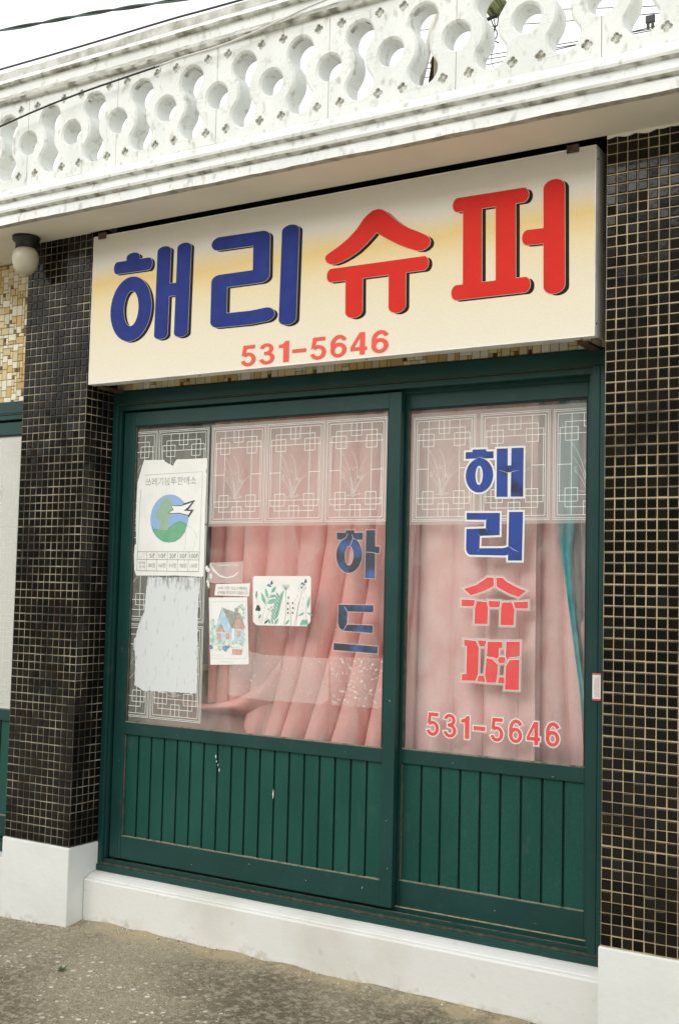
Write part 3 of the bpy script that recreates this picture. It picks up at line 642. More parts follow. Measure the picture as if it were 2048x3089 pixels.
cp = [(-.246, 3.7318), (-.262, 3.734), (-.2675, 3.745), (-.267, 3.757), (-.262, 3.764), (-.2605, 3.796), (-.2625, 3.803), (-.276, 3.806), (-.281, 3.815), (-.278, 3.826), (-.270, 3.832), (-.266, 3.838), (-.262, 3.876), (-.23, 3.884), (-.13, 3.882), (-.13, 3.7318)]
cm = [COPING, COPING, COPING, DIRT_SHADE, WHITE, WHITE, DIRT_SHADE, DIRT_SHADE, WHITE, WHITE, WHITE, COPING, COPING, COPING, COPING, COPING]; cm[0] = DIRT_SHADE; cm[1] = DIRT_SHADE
b = lumpy(cp, -5.3, 1.6, .022, [.001, .003, .003, .002, .0015, .0015, .001, .002, .002, .002, .002, .002, .0045, .004, 0, 0], cm, 29); b.build('coping', bal)
# measured outlines (x, z in metres on their own planes)
S = {'he': [('pen', [(-2.2619, 2.9844), (-2.0806, 2.9819)], 0.0195, 0.0273), ('pen', [(-2.1714, 3.0243), (-2.1704, 2.988)], 0.0376, 0.018), ('ring', [-2.1744, 2.7922, 0.1178, 0.1436], [-2.1722, 2.794, 0.0422, 0.0787]), ('pen', [(-1.9954, 3.0273), (-1.9989, 2.6614)], 0.0374, 0.0195), ('pen', [(-1.885, 3.0278), (-1.8887, 2.6607)], 0.0374, 0.0195), ('poly', [(-1.9965, 2.8814), (-1.8813, 2.8774), (-1.8809, 2.8224), (-1.996, 2.8261)])], 'ri': [('pen', [(-1.6973, 3.0172), (-1.482, 3.013), (-1.4802, 2.8548), (-1.6923, 2.8564), (-1.6915, 2.6901), (-1.5263, 2.6869), (-1.4497, 2.692)], 0.0417, 0.0282), ('pen', [(-1.3407, 3.0226), (-1.3447, 2.6623)], 0.0417, 0.0235)], 'syu': [('poly', [(-1.1744, 2.8855), (-1.1703, 2.8962), (-1.1611, 2.9031), (-1.1137, 2.9256), (-1.0704, 2.9515), (-1.0313, 2.9841), (-1.0034, 3.0181), (-0.9823, 3.0355), (-0.9612, 3.0465), (-0.9364, 3.049), (-0.9168, 3.0422), (-0.9007, 3.031), (-0.8685, 3.0012), (-0.8367, 2.9762), (-0.8018, 2.9541), (-0.7605, 2.9343), (-0.7331, 2.9197), (-0.7161, 2.9066), (-0.7101, 2.892), (-0.7138, 2.8772), (-0.7286, 2.8655), (-0.7454, 2.8608), (-0.7692, 2.8639), (-0.8035, 2.8772), (-0.8453, 2.8968), (-0.8876, 2.9213), (-0.9232, 2.9435), (-0.943, 2.9588), (-0.9551, 2.9464), (-0.9865, 2.9193), (-1.0217, 2.8941), (-1.0575, 2.8766), (-1.0936, 2.8638), (-1.1228, 2.858), (-1.1488, 2.8604), (-1.1658, 2.8699)]), ('pen', [(-1.143, 2.8142), (-0.7369, 2.8116)], 0.0205, 0.0267), ('pen', [(-1.0389, 2.8077), (-1.0361, 2.6608)], 0.0383, 0.0255), ('pen', [(-0.8491, 2.8059), (-0.8467, 2.6606)], 0.0367, 0.0255)], 'peo': [('pen', [(-0.5993, 3.012), (-0.3428, 3.0088)], 0.0215, 0.0266), ('pen', [(-0.5991, 2.6837), (-0.3326, 2.6818)], 0.0215, 0.0279), ('poly', [(-0.5787, 3.0023), (-0.5033, 3.0004), (-0.4984, 2.6728), (-0.5738, 2.675)]), ('poly', [(-0.4486, 3.0014), (-0.3712, 2.9988), (-0.3665, 2.6733), (-0.4434, 2.6728)]), ('pen', [(-0.2265, 3.0173), (-0.222, 2.6662)], 0.0394, 0.0295), ('pen', [(-0.3235, 2.8513), (-0.2422, 2.8483)], 0.021, 0.0274)], 'signnum': [('5', -1.5708, 2.487, -1.4964, 2.5722), ('3', -1.4777, 2.4872, -1.4038, 2.5725), ('1', -1.3835, 2.489, -1.3339, 2.5735), ('-', -1.3183, 2.5211, -1.2519, 2.5369), ('5', -1.2333, 2.4856, -1.1593, 2.574), ('6', -1.1391, 2.4869, -1.0659, 2.5747), ('4', -1.048, 2.4889, -0.9743, 2.5755), ('6', -0.9549, 2.4878, -0.881, 2.5754)], 'glassnum': [('5', -0.8201, 1.0332, -0.7658, 1.1224), ('3', -0.747, 1.0331, -0.6921, 1.1224), ('1', -0.6732, 1.0341, -0.6378, 1.1201), ('-', -0.6215, 1.069, -0.573, 1.0853), ('5', -0.5527, 1.0347, -0.4998, 1.122), ('6', -0.4775, 1.036, -0.425, 1.1225), ('4', -0.4072, 1.0344, -0.3552, 1.1193), ('6', -0.3337, 1.035, -0.2807, 1.1234)], 'v_he': [('poly', [(-0.6431, 2.1357), (-0.5864, 2.1347), (-0.5858, 2.1263), (-0.5564, 2.1251), (-0.556, 2.0989), (-0.6724, 2.1007), (-0.6724, 2.1262), (-0.6434, 2.126)]), ('ring', [-0.6133, 2.0347, 0.0572, 0.0658], [-0.6144, 2.0351, 0.0154, 0.0368]), ('poly', [(-0.5426, 2.1343), (-0.4979, 2.134), (-0.496, 1.95), (-0.5413, 1.951)]), ('poly', [(-0.4828, 2.1344), (-0.4339, 2.1339), (-0.4335, 1.9493), (-0.4834, 1.9504)]), ('poly', [(-0.4985, 2.0687), (-0.4807, 2.0691), (-0.4815, 2.0432), (-0.4981, 2.0421)])], 'v_ri': [('poly', [(-0.664, 1.8916), (-0.5262, 1.8896), (-0.5262, 1.8055), (-0.6072, 1.8031), (-0.6086, 1.7559), (-0.5104, 1.7566), (-0.4905, 1.7622), (-0.4912, 1.7325), (-0.5011, 1.7287), (-0.6474, 1.7308), (-0.6578, 1.737), (-0.6643, 1.7506), (-0.6641, 1.8298), (-0.5832, 1.8317), (-0.5826, 1.864), (-0.6636, 1.8655)]), ('poly', [(-0.4892, 1.8927), (-0.4332, 1.8923), (-0.435, 1.7103), (-0.4909, 1.7099)])], 'v_heB': [(-0.4979, 2.134), (-0.4828, 2.1344), (-0.4812, 1.9503), (-0.4967, 1.95)], 'v_syu': [('poly', [(-0.6704, 1.6002), (-0.618, 1.6171), (-0.5721, 1.6465), (-0.548, 1.6447), (-0.5468, 1.6142), (-0.5805, 1.5966), (-0.6128, 1.5854), (-0.6406, 1.5758)]), ('poly', [(-0.5365, 1.6449), (-0.5115, 1.6453), (-0.4965, 1.6318), (-0.4693, 1.6177), (-0.44, 1.6057), (-0.4154, 1.5978), (-0.4462, 1.5743), (-0.48, 1.584), (-0.5142, 1.6), (-0.536, 1.6123)]), ('poly', [(-0.6791, 1.5604), (-0.6228, 1.5586), (-0.6282, 1.5351), (-0.6798, 1.5347)]), ('poly', [(-0.6158, 1.5551), (-0.5741, 1.5534), (-0.5691, 1.5293), (-0.5704, 1.4702), (-0.6247, 1.4687), (-0.623, 1.5278)]), ('poly', [(-0.5679, 1.5572), (-0.5192, 1.5569), (-0.5227, 1.5343), (-0.5638, 1.5332)]), ('poly', [(-0.5101, 1.5529), (-0.4728, 1.5539), (-0.4623, 1.5281), (-0.4644, 1.4687), (-0.5178, 1.4679), (-0.5159, 1.535)]), ('poly', [(-0.4656, 1.5551), (-0.4082, 1.5586), (-0.4083, 1.5327), (-0.459, 1.5319)])], 'v_peo': [('poly', [(-0.6662, 1.4084), (-0.6166, 1.4041), (-0.6046, 1.3793), (-0.6053, 1.2813), (-0.6152, 1.2545), (-0.6735, 1.252), (-0.6727, 1.2764), (-0.6552, 1.2785), (-0.654, 1.3823), (-0.6658, 1.385)]), ('poly', [(-0.6097, 1.4071), (-0.574, 1.4074), (-0.5793, 1.3857), (-0.6001, 1.3837)]), ('poly', [(-0.5682, 1.404), (-0.5089, 1.4055), (-0.509, 1.3826), (-0.5222, 1.382), (-0.5228, 1.3507), (-0.5295, 1.3409), (-0.5443, 1.3465), (-0.5718, 1.3482)]), ('poly', [(-0.5717, 1.3419), (-0.5488, 1.3389), (-0.5246, 1.3193), (-0.5264, 1.2879), (-0.5315, 1.2522), (-0.5714, 1.2508), (-0.5776, 1.2787), (-0.5738, 1.3272)]), ('poly', [(-0.5205, 1.3487), (-0.4979, 1.3498), (-0.4943, 1.3354), (-0.5009, 1.3268), (-0.5213, 1.3257), (-0.5264, 1.3359)]), ('poly', [(-0.4931, 1.4073), (-0.4383, 1.4096), (-0.4391, 1.3548), (-0.4788, 1.3497), (-0.4887, 1.3378), (-0.4946, 1.352)]), ('poly', [(-0.4929, 1.3168), (-0.4786, 1.3393), (-0.4396, 1.3434), (-0.4402, 1.231), (-0.4961, 1.2295), (-0.4945, 1.2773)]), ('poly', [(-0.6028, 1.2752), (-0.5821, 1.2764), (-0.5748, 1.2517), (-0.6094, 1.2527)]), ('poly', [(-0.5193, 1.2738), (-0.499, 1.2749), (-0.4975, 1.2522), (-0.5246, 1.2516)])], 'v_ha': [('poly', [(-1.1791, 1.8257), (-1.1381, 1.8255), (-1.1392, 1.8153), (-1.0986, 1.816), (-1.0988, 1.7878), (-1.1357, 1.7872), (-1.1809, 1.7873), (-1.2194, 1.7893), (-1.2193, 1.8174), (-1.1782, 1.8155)]), ('ring', [-1.1602, 1.7268, 0.0602, 0.072], [-1.1601, 1.7237, 0.0205, 0.04]), ('poly', [(-1.0836, 1.8251), (-1.0416, 1.826), (-1.0408, 1.7606), (-1.0207, 1.7601), (-1.0212, 1.7339), (-1.0404, 1.7338), (-1.0387, 1.634), (-1.0837, 1.6353)])], 'v_deu': [('poly', [(-1.2035, 1.5257), (-1.0429, 1.5275), (-1.0428, 1.5002), (-1.1617, 1.5003), (-1.1631, 1.4473), (-1.0437, 1.448), (-1.0435, 1.4183), (-1.1822, 1.4226), (-1.1981, 1.434), (-1.2051, 1.4519)]), ('poly', [(-1.2219, 1.371), (-1.0198, 1.3661), (-1.0205, 1.339), (-1.2226, 1.3437)])], 'panL': [[(-1.8695, 2.2787), (-1.5854, 2.2781), (-1.8689, 1.8594), (-1.5836, 1.8617)], [(-1.5792, 2.2788), (-1.2899, 2.278), (-1.5775, 1.8632), (-1.2895, 1.8612)], [(-1.2823, 2.2785), (-0.9974, 2.277), (-1.2807, 1.8611), (-0.9939, 1.859)]], 'filmLbottom': [(-1.8641, 1.8541), (-0.9937, 1.8485), (-1.8789, 2.3164)], 'panC': [[(-2.2915, 2.2827), (-2.1796, 2.282)], [(-2.1716, 2.2816), (-1.8868, 2.2785)]], 'panR': [[(-0.8973, 2.2675), (-0.6262, 2.274), (-0.9045, 1.8585), (-0.6367, 1.8626)], [(-0.611, 2.2745), (-0.3306, 2.2713), (-0.6116, 1.8623), (-0.3303, 1.8614)], [(-0.3165, 2.2682), (-0.1892, 2.2715), (-0.3186, 1.8612), (-0.1884, 1.8632)]], 'colC': [(-1.8844, 0.9984), (-2.286, 0.9996), (-1.8887, 1.4278), (-1.8881, 1.4133), (-2.2672, 1.4448), (-2.1628, 1.003)], 'residue': [(-2.2082, 1.6209), (-1.9113, 1.6252), (-1.9197, 1.5112), (-1.9168, 1.3948), (-1.9114, 1.123), (-2.0816, 1.12), (-2.2166, 1.1178), (-2.2407, 1.1281), (-2.263, 1.1417), (-2.2652, 1.2314), (-2.2732, 1.3361), (-2.2499, 1.4122), (-2.2209, 1.4673), (-2.2154, 1.5636)], 'poster': [(-2.2541, 2.1522), (-2.1344, 2.1488), (-2.1357, 2.1426), (-2.0995, 2.1261), (-2.0832, 2.1197), (-2.0743, 2.1365), (-2.0652, 2.1474), (-1.8957, 2.147), (-1.8928, 2.1124), (-1.8996, 2.088), (-1.8944, 2.0756), (-1.8965, 1.9331), (-1.8944, 1.7253), (-1.8923, 1.6328), (-1.9028, 1.6278), (-2.0528, 1.6319), (-2.0878, 1.6307), (-2.2764, 1.6289), (-2.2893, 1.6553), (-2.2941, 1.7237), (-2.2912, 1.7681), (-2.283, 1.7694), (-2.2902, 1.889), (-2.2899, 1.991), (-2.2878, 2.0523), (-2.2688, 2.1105), (-2.263, 2.1282)], 'posterframe': [(-2.2513, 2.1265), (-1.9179, 2.1207), (-1.9222, 1.6495), (-2.2742, 1.6517)], 'ptext': [(-2.2403, 2.0306), (-1.95, 2.0303), (-1.9516, 2.07)], 'emb_circle': [-2.096, 1.8849, 0.1079, 0.1069], 'emb_tree': [(-2.106, 1.9769), (-2.0928, 1.9691), (-2.0839, 1.9489), (-2.0866, 1.9364), (-2.0764, 1.9238), (-2.0902, 1.909), (-2.0816, 1.8939), (-2.102, 1.8842), (-2.1015, 1.8367), (-2.1514, 1.8345), (-2.1531, 1.8747), (-2.1715, 1.885), (-2.1692, 1.9076), (-2.1684, 1.9252), (-2.1526, 1.9351), (-2.147, 1.9551), (-2.1313, 1.9674), (-2.122, 1.976)], 'emb_hill': [(-2.1946, 1.855), (-2.184, 1.8373), (-2.1546, 1.8346), (-2.1015, 1.8367), (-2.0813, 1.8515), (-2.0565, 1.8662), (-2.0313, 1.8704), (-2.0089, 1.8632), (-1.9959, 1.8532), (-2.0042, 1.8261), (-2.0283, 1.799), (-2.0593, 1.783), (-2.0942, 1.778), (-2.1331, 1.7868), (-2.1631, 1.807), (-2.1837, 1.8297)], 'emb_bird': [(-2.0852, 1.9427), (-2.0595, 1.9385), (-2.0278, 1.9391), (-1.9687, 1.9542), (-1.9898, 1.9348), (-2.0143, 1.9178), (-1.975, 1.916), (-1.9868, 1.8988), (-2.0392, 1.9095), (-2.0901, 1.9078), (-2.0967, 1.9103), (-2.0717, 1.9237)], 'emb_birdline': [(-2.0141, 1.9513), (-1.9504, 1.9649), (-1.9893, 1.9224), (-1.958, 1.9219), (-1.9863, 1.8877), (-1.9914, 1.8977), (-1.975, 1.9167), (-2.0158, 1.9166), (-1.9687, 1.9529), (-2.0278, 1.9391)], 'ptable': [(-2.2732, 1.7377), (-1.921, 1.735), (-2.2733, 1.7035), (-1.9205, 1.6996), (-2.2742, 1.6517), (-1.9212, 1.6495)], 'ptcols': [-2.2169, -2.1582, -2.0987, -2.0398, -1.9801], 'card_botanic': [(-1.6308, 1.6288), (-1.6233, 1.6352), (-1.3466, 1.639), (-1.3392, 1.6315), (-1.3364, 1.455), (-1.353, 1.4334), (-1.6047, 1.429), (-1.6242, 1.4438)], 'card_cottage': [(-1.861, 1.5393), (-1.6578, 1.5453), (-1.6389, 1.2634), (-1.8417, 1.2511)], 'card_text': [(-1.8252, 1.5974), (-1.6453, 1.6046), (-1.6471, 1.5489), (-1.8313, 1.5495)], 'sticker_cig': [(-1.8629, 1.6895), (-1.6833, 1.6972), (-1.6859, 1.6061), (-1.8253, 1.6006), (-1.8779, 1.6093)], 'cig_text': [(-1.8222, 1.6755), (-1.7098, 1.6765), (-1.7102, 1.686)], 'cig_arc': [(-1.8607, 1.6847), (-1.8396, 1.6577), (-1.8067, 1.6343), (-1.7668, 1.6253), (-1.7278, 1.6353), (-1.7088, 1.6497)], 'bot': {'cen': [(-1.4804, 1.5328)], 'x0': [(-1.6239, 1.4329)], 'x1': [(-1.3411, 1.636)]}, 'cot': {'roof': [(-1.7876, 1.4983), (-1.7202, 1.4813), (-1.6909, 1.4775), (-1.6616, 1.4145), (-1.7333, 1.4134)], 'gable': [(-1.7876, 1.4983), (-1.7333, 1.4134), (-1.733, 1.3539), (-1.8178, 1.3534), (-1.8175, 1.3977), (-1.8092, 1.4391)], 'porch': [(-1.7929, 1.4286), (-1.766, 1.3965), (-1.8213, 1.3944)], 'wall2': [(-1.7195, 1.4108), (-1.6692, 1.4126), (-1.6692, 1.3597), (-1.7215, 1.3575)], 'chim': [(-1.7208, 1.4986), (-1.7033, 1.499), (-1.7026, 1.4803), (-1.7201, 1.4797)], 'frame': [(-1.8482, 1.5205), (-1.6618, 1.5283), (-1.6512, 1.2876), (-1.8328, 1.2784)]}, 'patch': [[(-1.641, 1.3195), (-1.565, 1.3077), (-1.2453, 1.3085), (-1.2405, 1.1421), (-1.275, 1.1225), (-1.454, 1.1224), (-1.5275, 1.1184), (-1.7398, 1.1285), (-1.7413, 1.2551), (-1.6389, 1.2606)], [(-1.2397, 1.3162), (-0.9963, 1.321), (-0.9943, 1.1256), (-1.2255, 1.1236)]], 'jamb': [(-0.1334, 1.4232), (-0.1059, 1.4244)], 'jst': [(-0.1339, 1.3132), (-0.1042, 1.3149), (-0.1018, 1.2197), (-0.1299, 1.2193)], 'teal': [(-0.3218, 2.2995), (-0.2665, 2.296), (-0.3294, 1.8504), (-0.2076, 1.8492), (-0.32, 1.7693), (-0.2979, 1.6887), (-0.2743, 1.4571), (-0.2925, 1.5801), (-0.2481, 1.3429), (-0.2169, 1.1089), (-0.2095, 1.1877)], 'curtL': [(-1.9752, 2.3384), (-1.9565, 1.8622), (-1.9508, 1.7159), (-1.9355, 1.2412), (-1.9309, 1.0653), (-1.9743, 1.0407), (-1.9735, 1.0192), (-1.7016, 0.969), (-1.5927, 0.9702)], 'cracks_r': [[(-0.6219, 2.1051), (-0.6082, 2.1041), (-0.5921, 2.0982), (-0.5739, 2.0933)], [(-0.5328, 2.0512), (-0.5148, 2.0474), (-0.4969, 2.0406), (-0.4837, 2.0423), (-0.4683, 2.0469), (-0.4518, 2.0484)], [(-0.6134, 1.8111), (-0.6064, 1.7996)], [(-0.581, 1.8338), (-0.5758, 1.8223)], [(-0.5771, 1.8733), (-0.5826, 1.8629)], [(-0.6068, 1.7569), (-0.6168, 1.7413)], [(-0.4917, 1.7663), (-0.4706, 1.752), (-0.4496, 1.7428)]], 'cracks_l': [[(-1.1688, 1.8135), (-1.1754, 1.7965), (-1.1951, 1.7868)], [(-1.1489, 1.8085), (-1.1429, 1.794), (-1.1272, 1.7867)], [(-1.1429, 1.794), (-1.1548, 1.7649)], [(-1.0814, 1.7385), (-1.0592, 1.7373), (-1.0316, 1.7327)], [(-1.1749, 1.518), (-1.1617, 1.4991)], [(-1.1617, 1.4486), (-1.1794, 1.4227)]]}
def catmull(P, n=14):
    P = [Vector(p) for p in P]; Q = [P[0]*2-P[1]]+P+[P[-1]*2-P[-2]]; out = []
    for i in range(1, len(Q)-2):
        for k in range(n):
            t = k/n; a, b_, c, d = Q[i-1:i+3]
            out.append(.5*((2*b_)+(c-a)*t+(2*a-5*b_+4*c-d)*t*t+(3*b_-a-3*c+d)*t**3))
    return out+[P[-1]]
# bold grotesque numerals drawn in a unit box
def numeral(c):
    def arcp(cx, cz, ro, zo, ri, zi, a0, a1, n=30):
        A = [R(a0+(a1-a0)*i/n) for i in range(n+1)]
        return [(cx+ro*math.cos(a), cz+zo*math.sin(a)) for a in A]+[(cx+ri*math.cos(a), cz+zi*math.sin(a)) for a in A[::-1]]
    if c == '1': return [[[(.46, 0), (1, 0), (1, 1), (.62, 1), (.50, .90), (.28, .85), (0, .84), (0, .70), (.46, .70)]]]
    if c == '4': return [[[(.0, .19), (.0, .35), (.54, 1), (.86, 1), (.86, .345), (1, .345), (1, .19), (.86, .19), (.86, 0), (.57, 0), (.57, .19)], [(.22, .345), (.57, .345), (.57, .77)]]]
    if c == '5': return [[arcp(.5, .325, .5, .325, .235, .18, 138, -165)], [[(.17, 1), (.94, 1), (.94, .845), (.38, .845), (.345, .60), (.38, .49), (.13, .53), (.06, .46)]]]
    if c == '3': return [[arcp(.47, .735, .45, .265, .19, .125, 170, -80)], [arcp(.5, .29, .5, .29, .235, .15, 95, -170)], [[(.32, .455), (.62, .455), (.62, .60), (.32, .60)]]]
    if c == '6': return [[ell(.5, .325, .5, .325, 40), ell(.5, .32, .235, .175, 32)], [arcp(.54, .56, .54, .44, .275, .28, 205, 32)]]
def digit(b, c, x0, z0, x1, z1, y, m, d=0.0):
    w, h = x1-x0, z1-z0
    for k, cs in enumerate(numeral(c)):
        Q = [[(x0+u*w, z0+v*h) for u, v in q] for q in cs]
        if d: Q = [grow(Q[0], d)]+[grow(q, -d) for q in Q[1:]]
        b.plate(Q, y-k*.00004, m)
# ------------------------------------------------------------------ shop sign
sign = thing('shop_sign', 'long cream box sign with big blue and red lettering mounted under the cornice', 'shop sign', (-1.24, .03, 2.47))
SX0, SX1, SZ0, SZ1 = -2.4105, -.0745, 2.4735, 3.1455
part('sign_face', sign, lambda b: b.box((SX0+.004, -.004, SZ0+.004), (SX1-.004, .001, SZ1-.004), SFACE))
def cabinet(b):
    t = .004
    b.box((SX0, -.0055, SZ1-.004), (SX1, .10, SZ1), SBOX, .001); b.box((SX0, -.0055, SZ0), (SX1, .035, SZ0+.0038), SBOX, .001)
    b.box((SX0, -.0055, SZ0+.0040), (SX0+.0038, .10, SZ1-.0042), SBOX, .001); b.box((SX1-.0038, -.0055, SZ0+.0040), (SX1, .10, SZ1-.0042), SBOX, .001)
    b.box((SX0+.06, .0352, SZ0+.0005), (SX1-.09, .055, SZ0+.006), SBOX, .001)
    b.box((SX0+.005, .095, SZ0+.03), (SX1-.005, .0985, SZ1-.005), RUST)
part('sign_cabinet', sign, cabinet)
for x in (-2.356, -.158):
    part('mounting_clip', sign, lambda b: (b.box((x-.022, -.012, SZ1-.016), (x+.022, -.0058, SZ1+.012), RUST, .0015), b.box((x-.020, -.0057, SZ1+.001), (x+.020, .05, SZ1+.010), RUST, .001)))
for x in (SX0+.03, SX1-.06):
    part('bracket', sign, lambda b: b.box((x-.02, .045, SZ0-.012), (x+.02, .185, SZ0-.002), RUST, .001))
for z in (2.52, 3.10): part('screw', sign, lambda b: b.tube([(SX1-.0005, .012, z), (SX1+.002, .012, z)], .004, RUST, 8))
for x in (-.99, -.13, -1.8): part('screw', sign, lambda b: b.tube([(x, .02, SZ0-.0015), (x, .02, SZ0+.001)], .004, RUST, 8))
for key, m, lab in (('he', BLUE, None), ('ri', BLUE, None), ('syu', RED, 'first red letter'), ('peo', RED, 'second red letter')):
    b = MB(); glyph(b, S[key], -.0062, m); L_ = b.build('sign_letter', sign); L_['label'] = {'he': 'first blue sign letter', 'ri': 'second blue sign letter', 'syu': 'first red sign letter', 'peo': 'second red sign letter'}[key]
    b = MB(); glyph(b, S[key], -.0044, SHAD, 0, .0150, -.0075, .00006); glyph(b, S[key], -.0052, PALE, .0016, 0, 0, .00006); b.build('letter_edge', L_)
for c, x0, z0, x1, z1 in S['signnum']:
    b = MB()
    if c == '-': b.plate([[(x0, z0+.001), (x1, z0+.001), (x1, z1-.001), (x0, z1-.001)]], -.0062, ORANGE)
    else: digit(b, c, x0, z0, x1, z1, -.0062, ORANGE)
    b.build('phone_digit', sign)
# ------------------------------------------------------------------ globe lamp under the soffit
lamp = thing('ceiling_lamp', 'cream globe lamp on a black base under the soffit beside the narrow pillar', 'lamp', (-2.738, -.1, 3.1665))
def lathe(b, prof, cx, cy, m, n=28):
    vs = [(cx+r*math.cos(2*math.pi*i/n), cy+r*math.sin(2*math.pi*i/n), z) for r, z in prof for i in range(n)]
    b.add(vs, [(j*n+i, j*n+(i+1) % n, (j+1)*n+(i+1) % n, (j+1)*n+i)[::-1] for j in range(len(prof)-1) for i in range(n)], m, True)
part('lamp_base', lamp, lambda b: lathe(b, [(0.001, 3.164), (0.0634, 3.164), (0.0619, 3.150), (0.0533, 3.141), (0.0475, 3.134), (0.0461, 3.118), (0.0475, 3.112), (0.0216, 3.110)][::1], -2.738, -.1, FIXT))
part('globe', lamp, lambda b: lathe(b, [(0.0374, 3.113), (0.0475, 3.105), (0.0562, 3.090), (0.0605, 3.072), (0.0598, 3.052), (0.0547, 3.030), (0.0454, 3.010), (0.0317, 2.996), (0.0158, 2.989), (0.0004, 2.987)], -2.738, -.1, GLOBE))
# ------------------------------------------------------------------ lattice films on the glass
YL, YR = .2090, .2510
def lattice(b, x0, z0, x1, z1, y, clip=None, plant=True, m=FWHITE):
    """one printed lattice panel: triple border, key-pattern corners, orchid"""
    w, h = x1-x0, z1-z0; LW = .0026
    def seg(u0, v0, u1, v1, ww=LW):
        a = (x0+w*u0, z1-h*v0); c = (x0+w*u1, z1-h*v1)
        if clip:
            lo, hi = clip
            if max(a[0], c[0]) < lo or min(a[0], c[0]) > hi: return
            a = (min(max(a[0], lo), hi), a[1]); c = (min(max(c[0], lo), hi), c[1])
        if abs(a[1]-c[1]) < 1e-6: b.plate([[(min(a[0], c[0])-ww/2, a[1]-ww/2), (max(a[0], c[0])+ww/2, a[1]-ww/2), (max(a[0], c[0])+ww/2, a[1]+ww/2), (min(a[0], c[0])-ww/2, a[1]+ww/2)]], y, m)
        else: b.plate([[(a[0]-ww/2, min(a[1], c[1])), (a[0]+ww/2, min(a[1], c[1])), (a[0]+ww/2, max(a[1], c[1])), (a[0]-ww/2, max(a[1], c[1]))]], y-.0001, m)
    def rect(u0, v0, u1, v1, ww=LW): seg(u0, v0, u1, v0, ww); seg(u0, v1, u1, v1, ww); seg(u0, v0, u0, v1, ww); seg(u1, v0, u1, v1, ww)
    k = h/w
    for i in (.004, .026, .062): rect(i, i/k, 1-i, 1-i/k, .0021 if i < .03 else .0024)
    for f_ in (lambda v: v, lambda v: 1-v):
        def s2(a, c, d, e): seg(a, f_(c), d, f_(e))
        s2(.165, .115, .835, .115); s2(.062, .222, .938, .222)
        for g in (lambda u: u, lambda u: 1-u):
            s2(g(.165), .165, g(.335), .165); s2(g(.165), .285, g(.335), .285); s2(g(.165), .115, g(.165), .285); s2(g(.335), .165, g(.335), .285)
            s2(g(.25), .043, g(.25), .5); s2(g(.09), .165, g(.165), .165); s2(g(.09), .165, g(.09), .5)
        s2(.415, .165, .585, .165); s2(.415, .043, .415, .165); s2(.585, .043, .585, .165); s2(.5, .043, .5, .222)
    seg(.062, .5, .25, .5); seg(.75, .5, .938, .5)
    if plant and not clip or (plant and clip and clip[1]-clip[0] > .08):
        def cv(pts, w0):
            q = []; P = [Vector((x0+w*u, z1-h*v)) for u, v in pts]
            for i in range(13):
                t = i/12; a = P[0].lerp(P[1], t); c = P[1].lerp(P[2], t); q.append(a.lerp(c, t))
            if clip: q = [p for p in q if clip[0] <= p.x <= clip[1]]
            if len(q) > 2: ribbon(b, q, [w0*(1-.75*abs(i/len(q)-.35)) for i in range(len(q))], y-.0002, FWHITET)
        cv([(.46, .73), (.42, .45), (.24, .30)], .0028); cv([(.48, .73), (.60, .45), (.42, .31)], .0032); cv([(.49, .73), (.52, .52), (.68, .36)], .0016)
        cv([(.45, .72), (.42, .55), (.26, .43)], .0020); cv([(.44, .72), (.38, .60), (.28, .56)], .0022); cv([(.50, .73), (.55, .60), (.72, .52)], .0024); cv([(.50, .73), (.52, .62), (.62, .56)], .0026)
        cv([(.47, .73), (.46, .62), (.40, .52)], .0024); cv([(.47, .74), (.49, .60), (.50, .50)], .0022); cv([(.36, .74), (.46, .76), (.62, .73)], .0020); cv([(.33, .73), (.37, .75), (.44, .75)], .0018)
        rnd = random.Random(5)
        for cx, cz, nn in ((.46, .49, 7), (.30, .54, 8), (.58, .57, 8), (.47, .74, 14), (.56, .72, 6)):
            for _ in range(nn):
                a = rnd.uniform(0, 6.28); l = rnd.uniform(.012, .05); u0, v0 = cx+rnd.uniform(-.03, .03), cz+rnd.uniform(-.012, .012)
                p = [(x0+w*u0, z1-h*v0), (x0+w*(u0+l*.5*math.cos(a)), z1-h*(v0+l*.35*math.sin(a))), (x0+w*(u0+l*math.cos(a)), z1-h*(v0+l*.6*math.sin(a)))]
                if clip and not all(clip[0] <= q[0] <= clip[1] for q in p): continue
                ribbon(b, p, .0016, y-.0003, FWHITET)
def film(label, rect, y, panels, mat, group='lattice films on the door glass', line=FWHITE):
    t = thing('lattice_film', label, 'window film', ((rect[0]+rect[2])/2, y, rect[1]), group)
    part('film_sheet', t, lambda b: b.plate([[(rect[0], rect[1]), (rect[2], rect[1]), (rect[2], rect[3]), (rect[0], rect[3])]], y, mat))
    for p in panels:
        part('lattice_panel', t, lambda b: lattice(b, *p[:4], y-.0004, p[4] if len(p) > 4 else None, True, line))
    return t
Zt, Zb = 2.2785, 1.8610
film('pale lattice film on the frosted glass left of the narrow pillar', (-3.93, .985, -3.034, 2.30), YL, [(x, z0, x+.2845, z1) for x in (-3.905, -3.6145, -3.324) for z0, z1 in ((1.8635, 2.2815), (1.4278, 1.8490), (.9985, 1.4133))], FILM, 'lattice films on the door glass', FAINT)
film('frosted lattice film of three orchid panels across the top of the wide door', (-1.876, 1.847, -.9875, 2.292), YL, [(-1.8693, Zb, -1.5848, Zt), (-1.5785, Zb, -1.2897, Zt), (-1.2815, Zb, -.9955, Zt)], FILM)
cl = (-2.294, -1.88)
colp = []
for zt, zb in ((2.2815, 1.8635), (1.8490, 1.4278), (1.4133, .9985)):
    colp += [(-2.1716, zb, -1.8868, zt), (-2.4643, zb, -2.1796, zt, (-2.294, -2.17))]
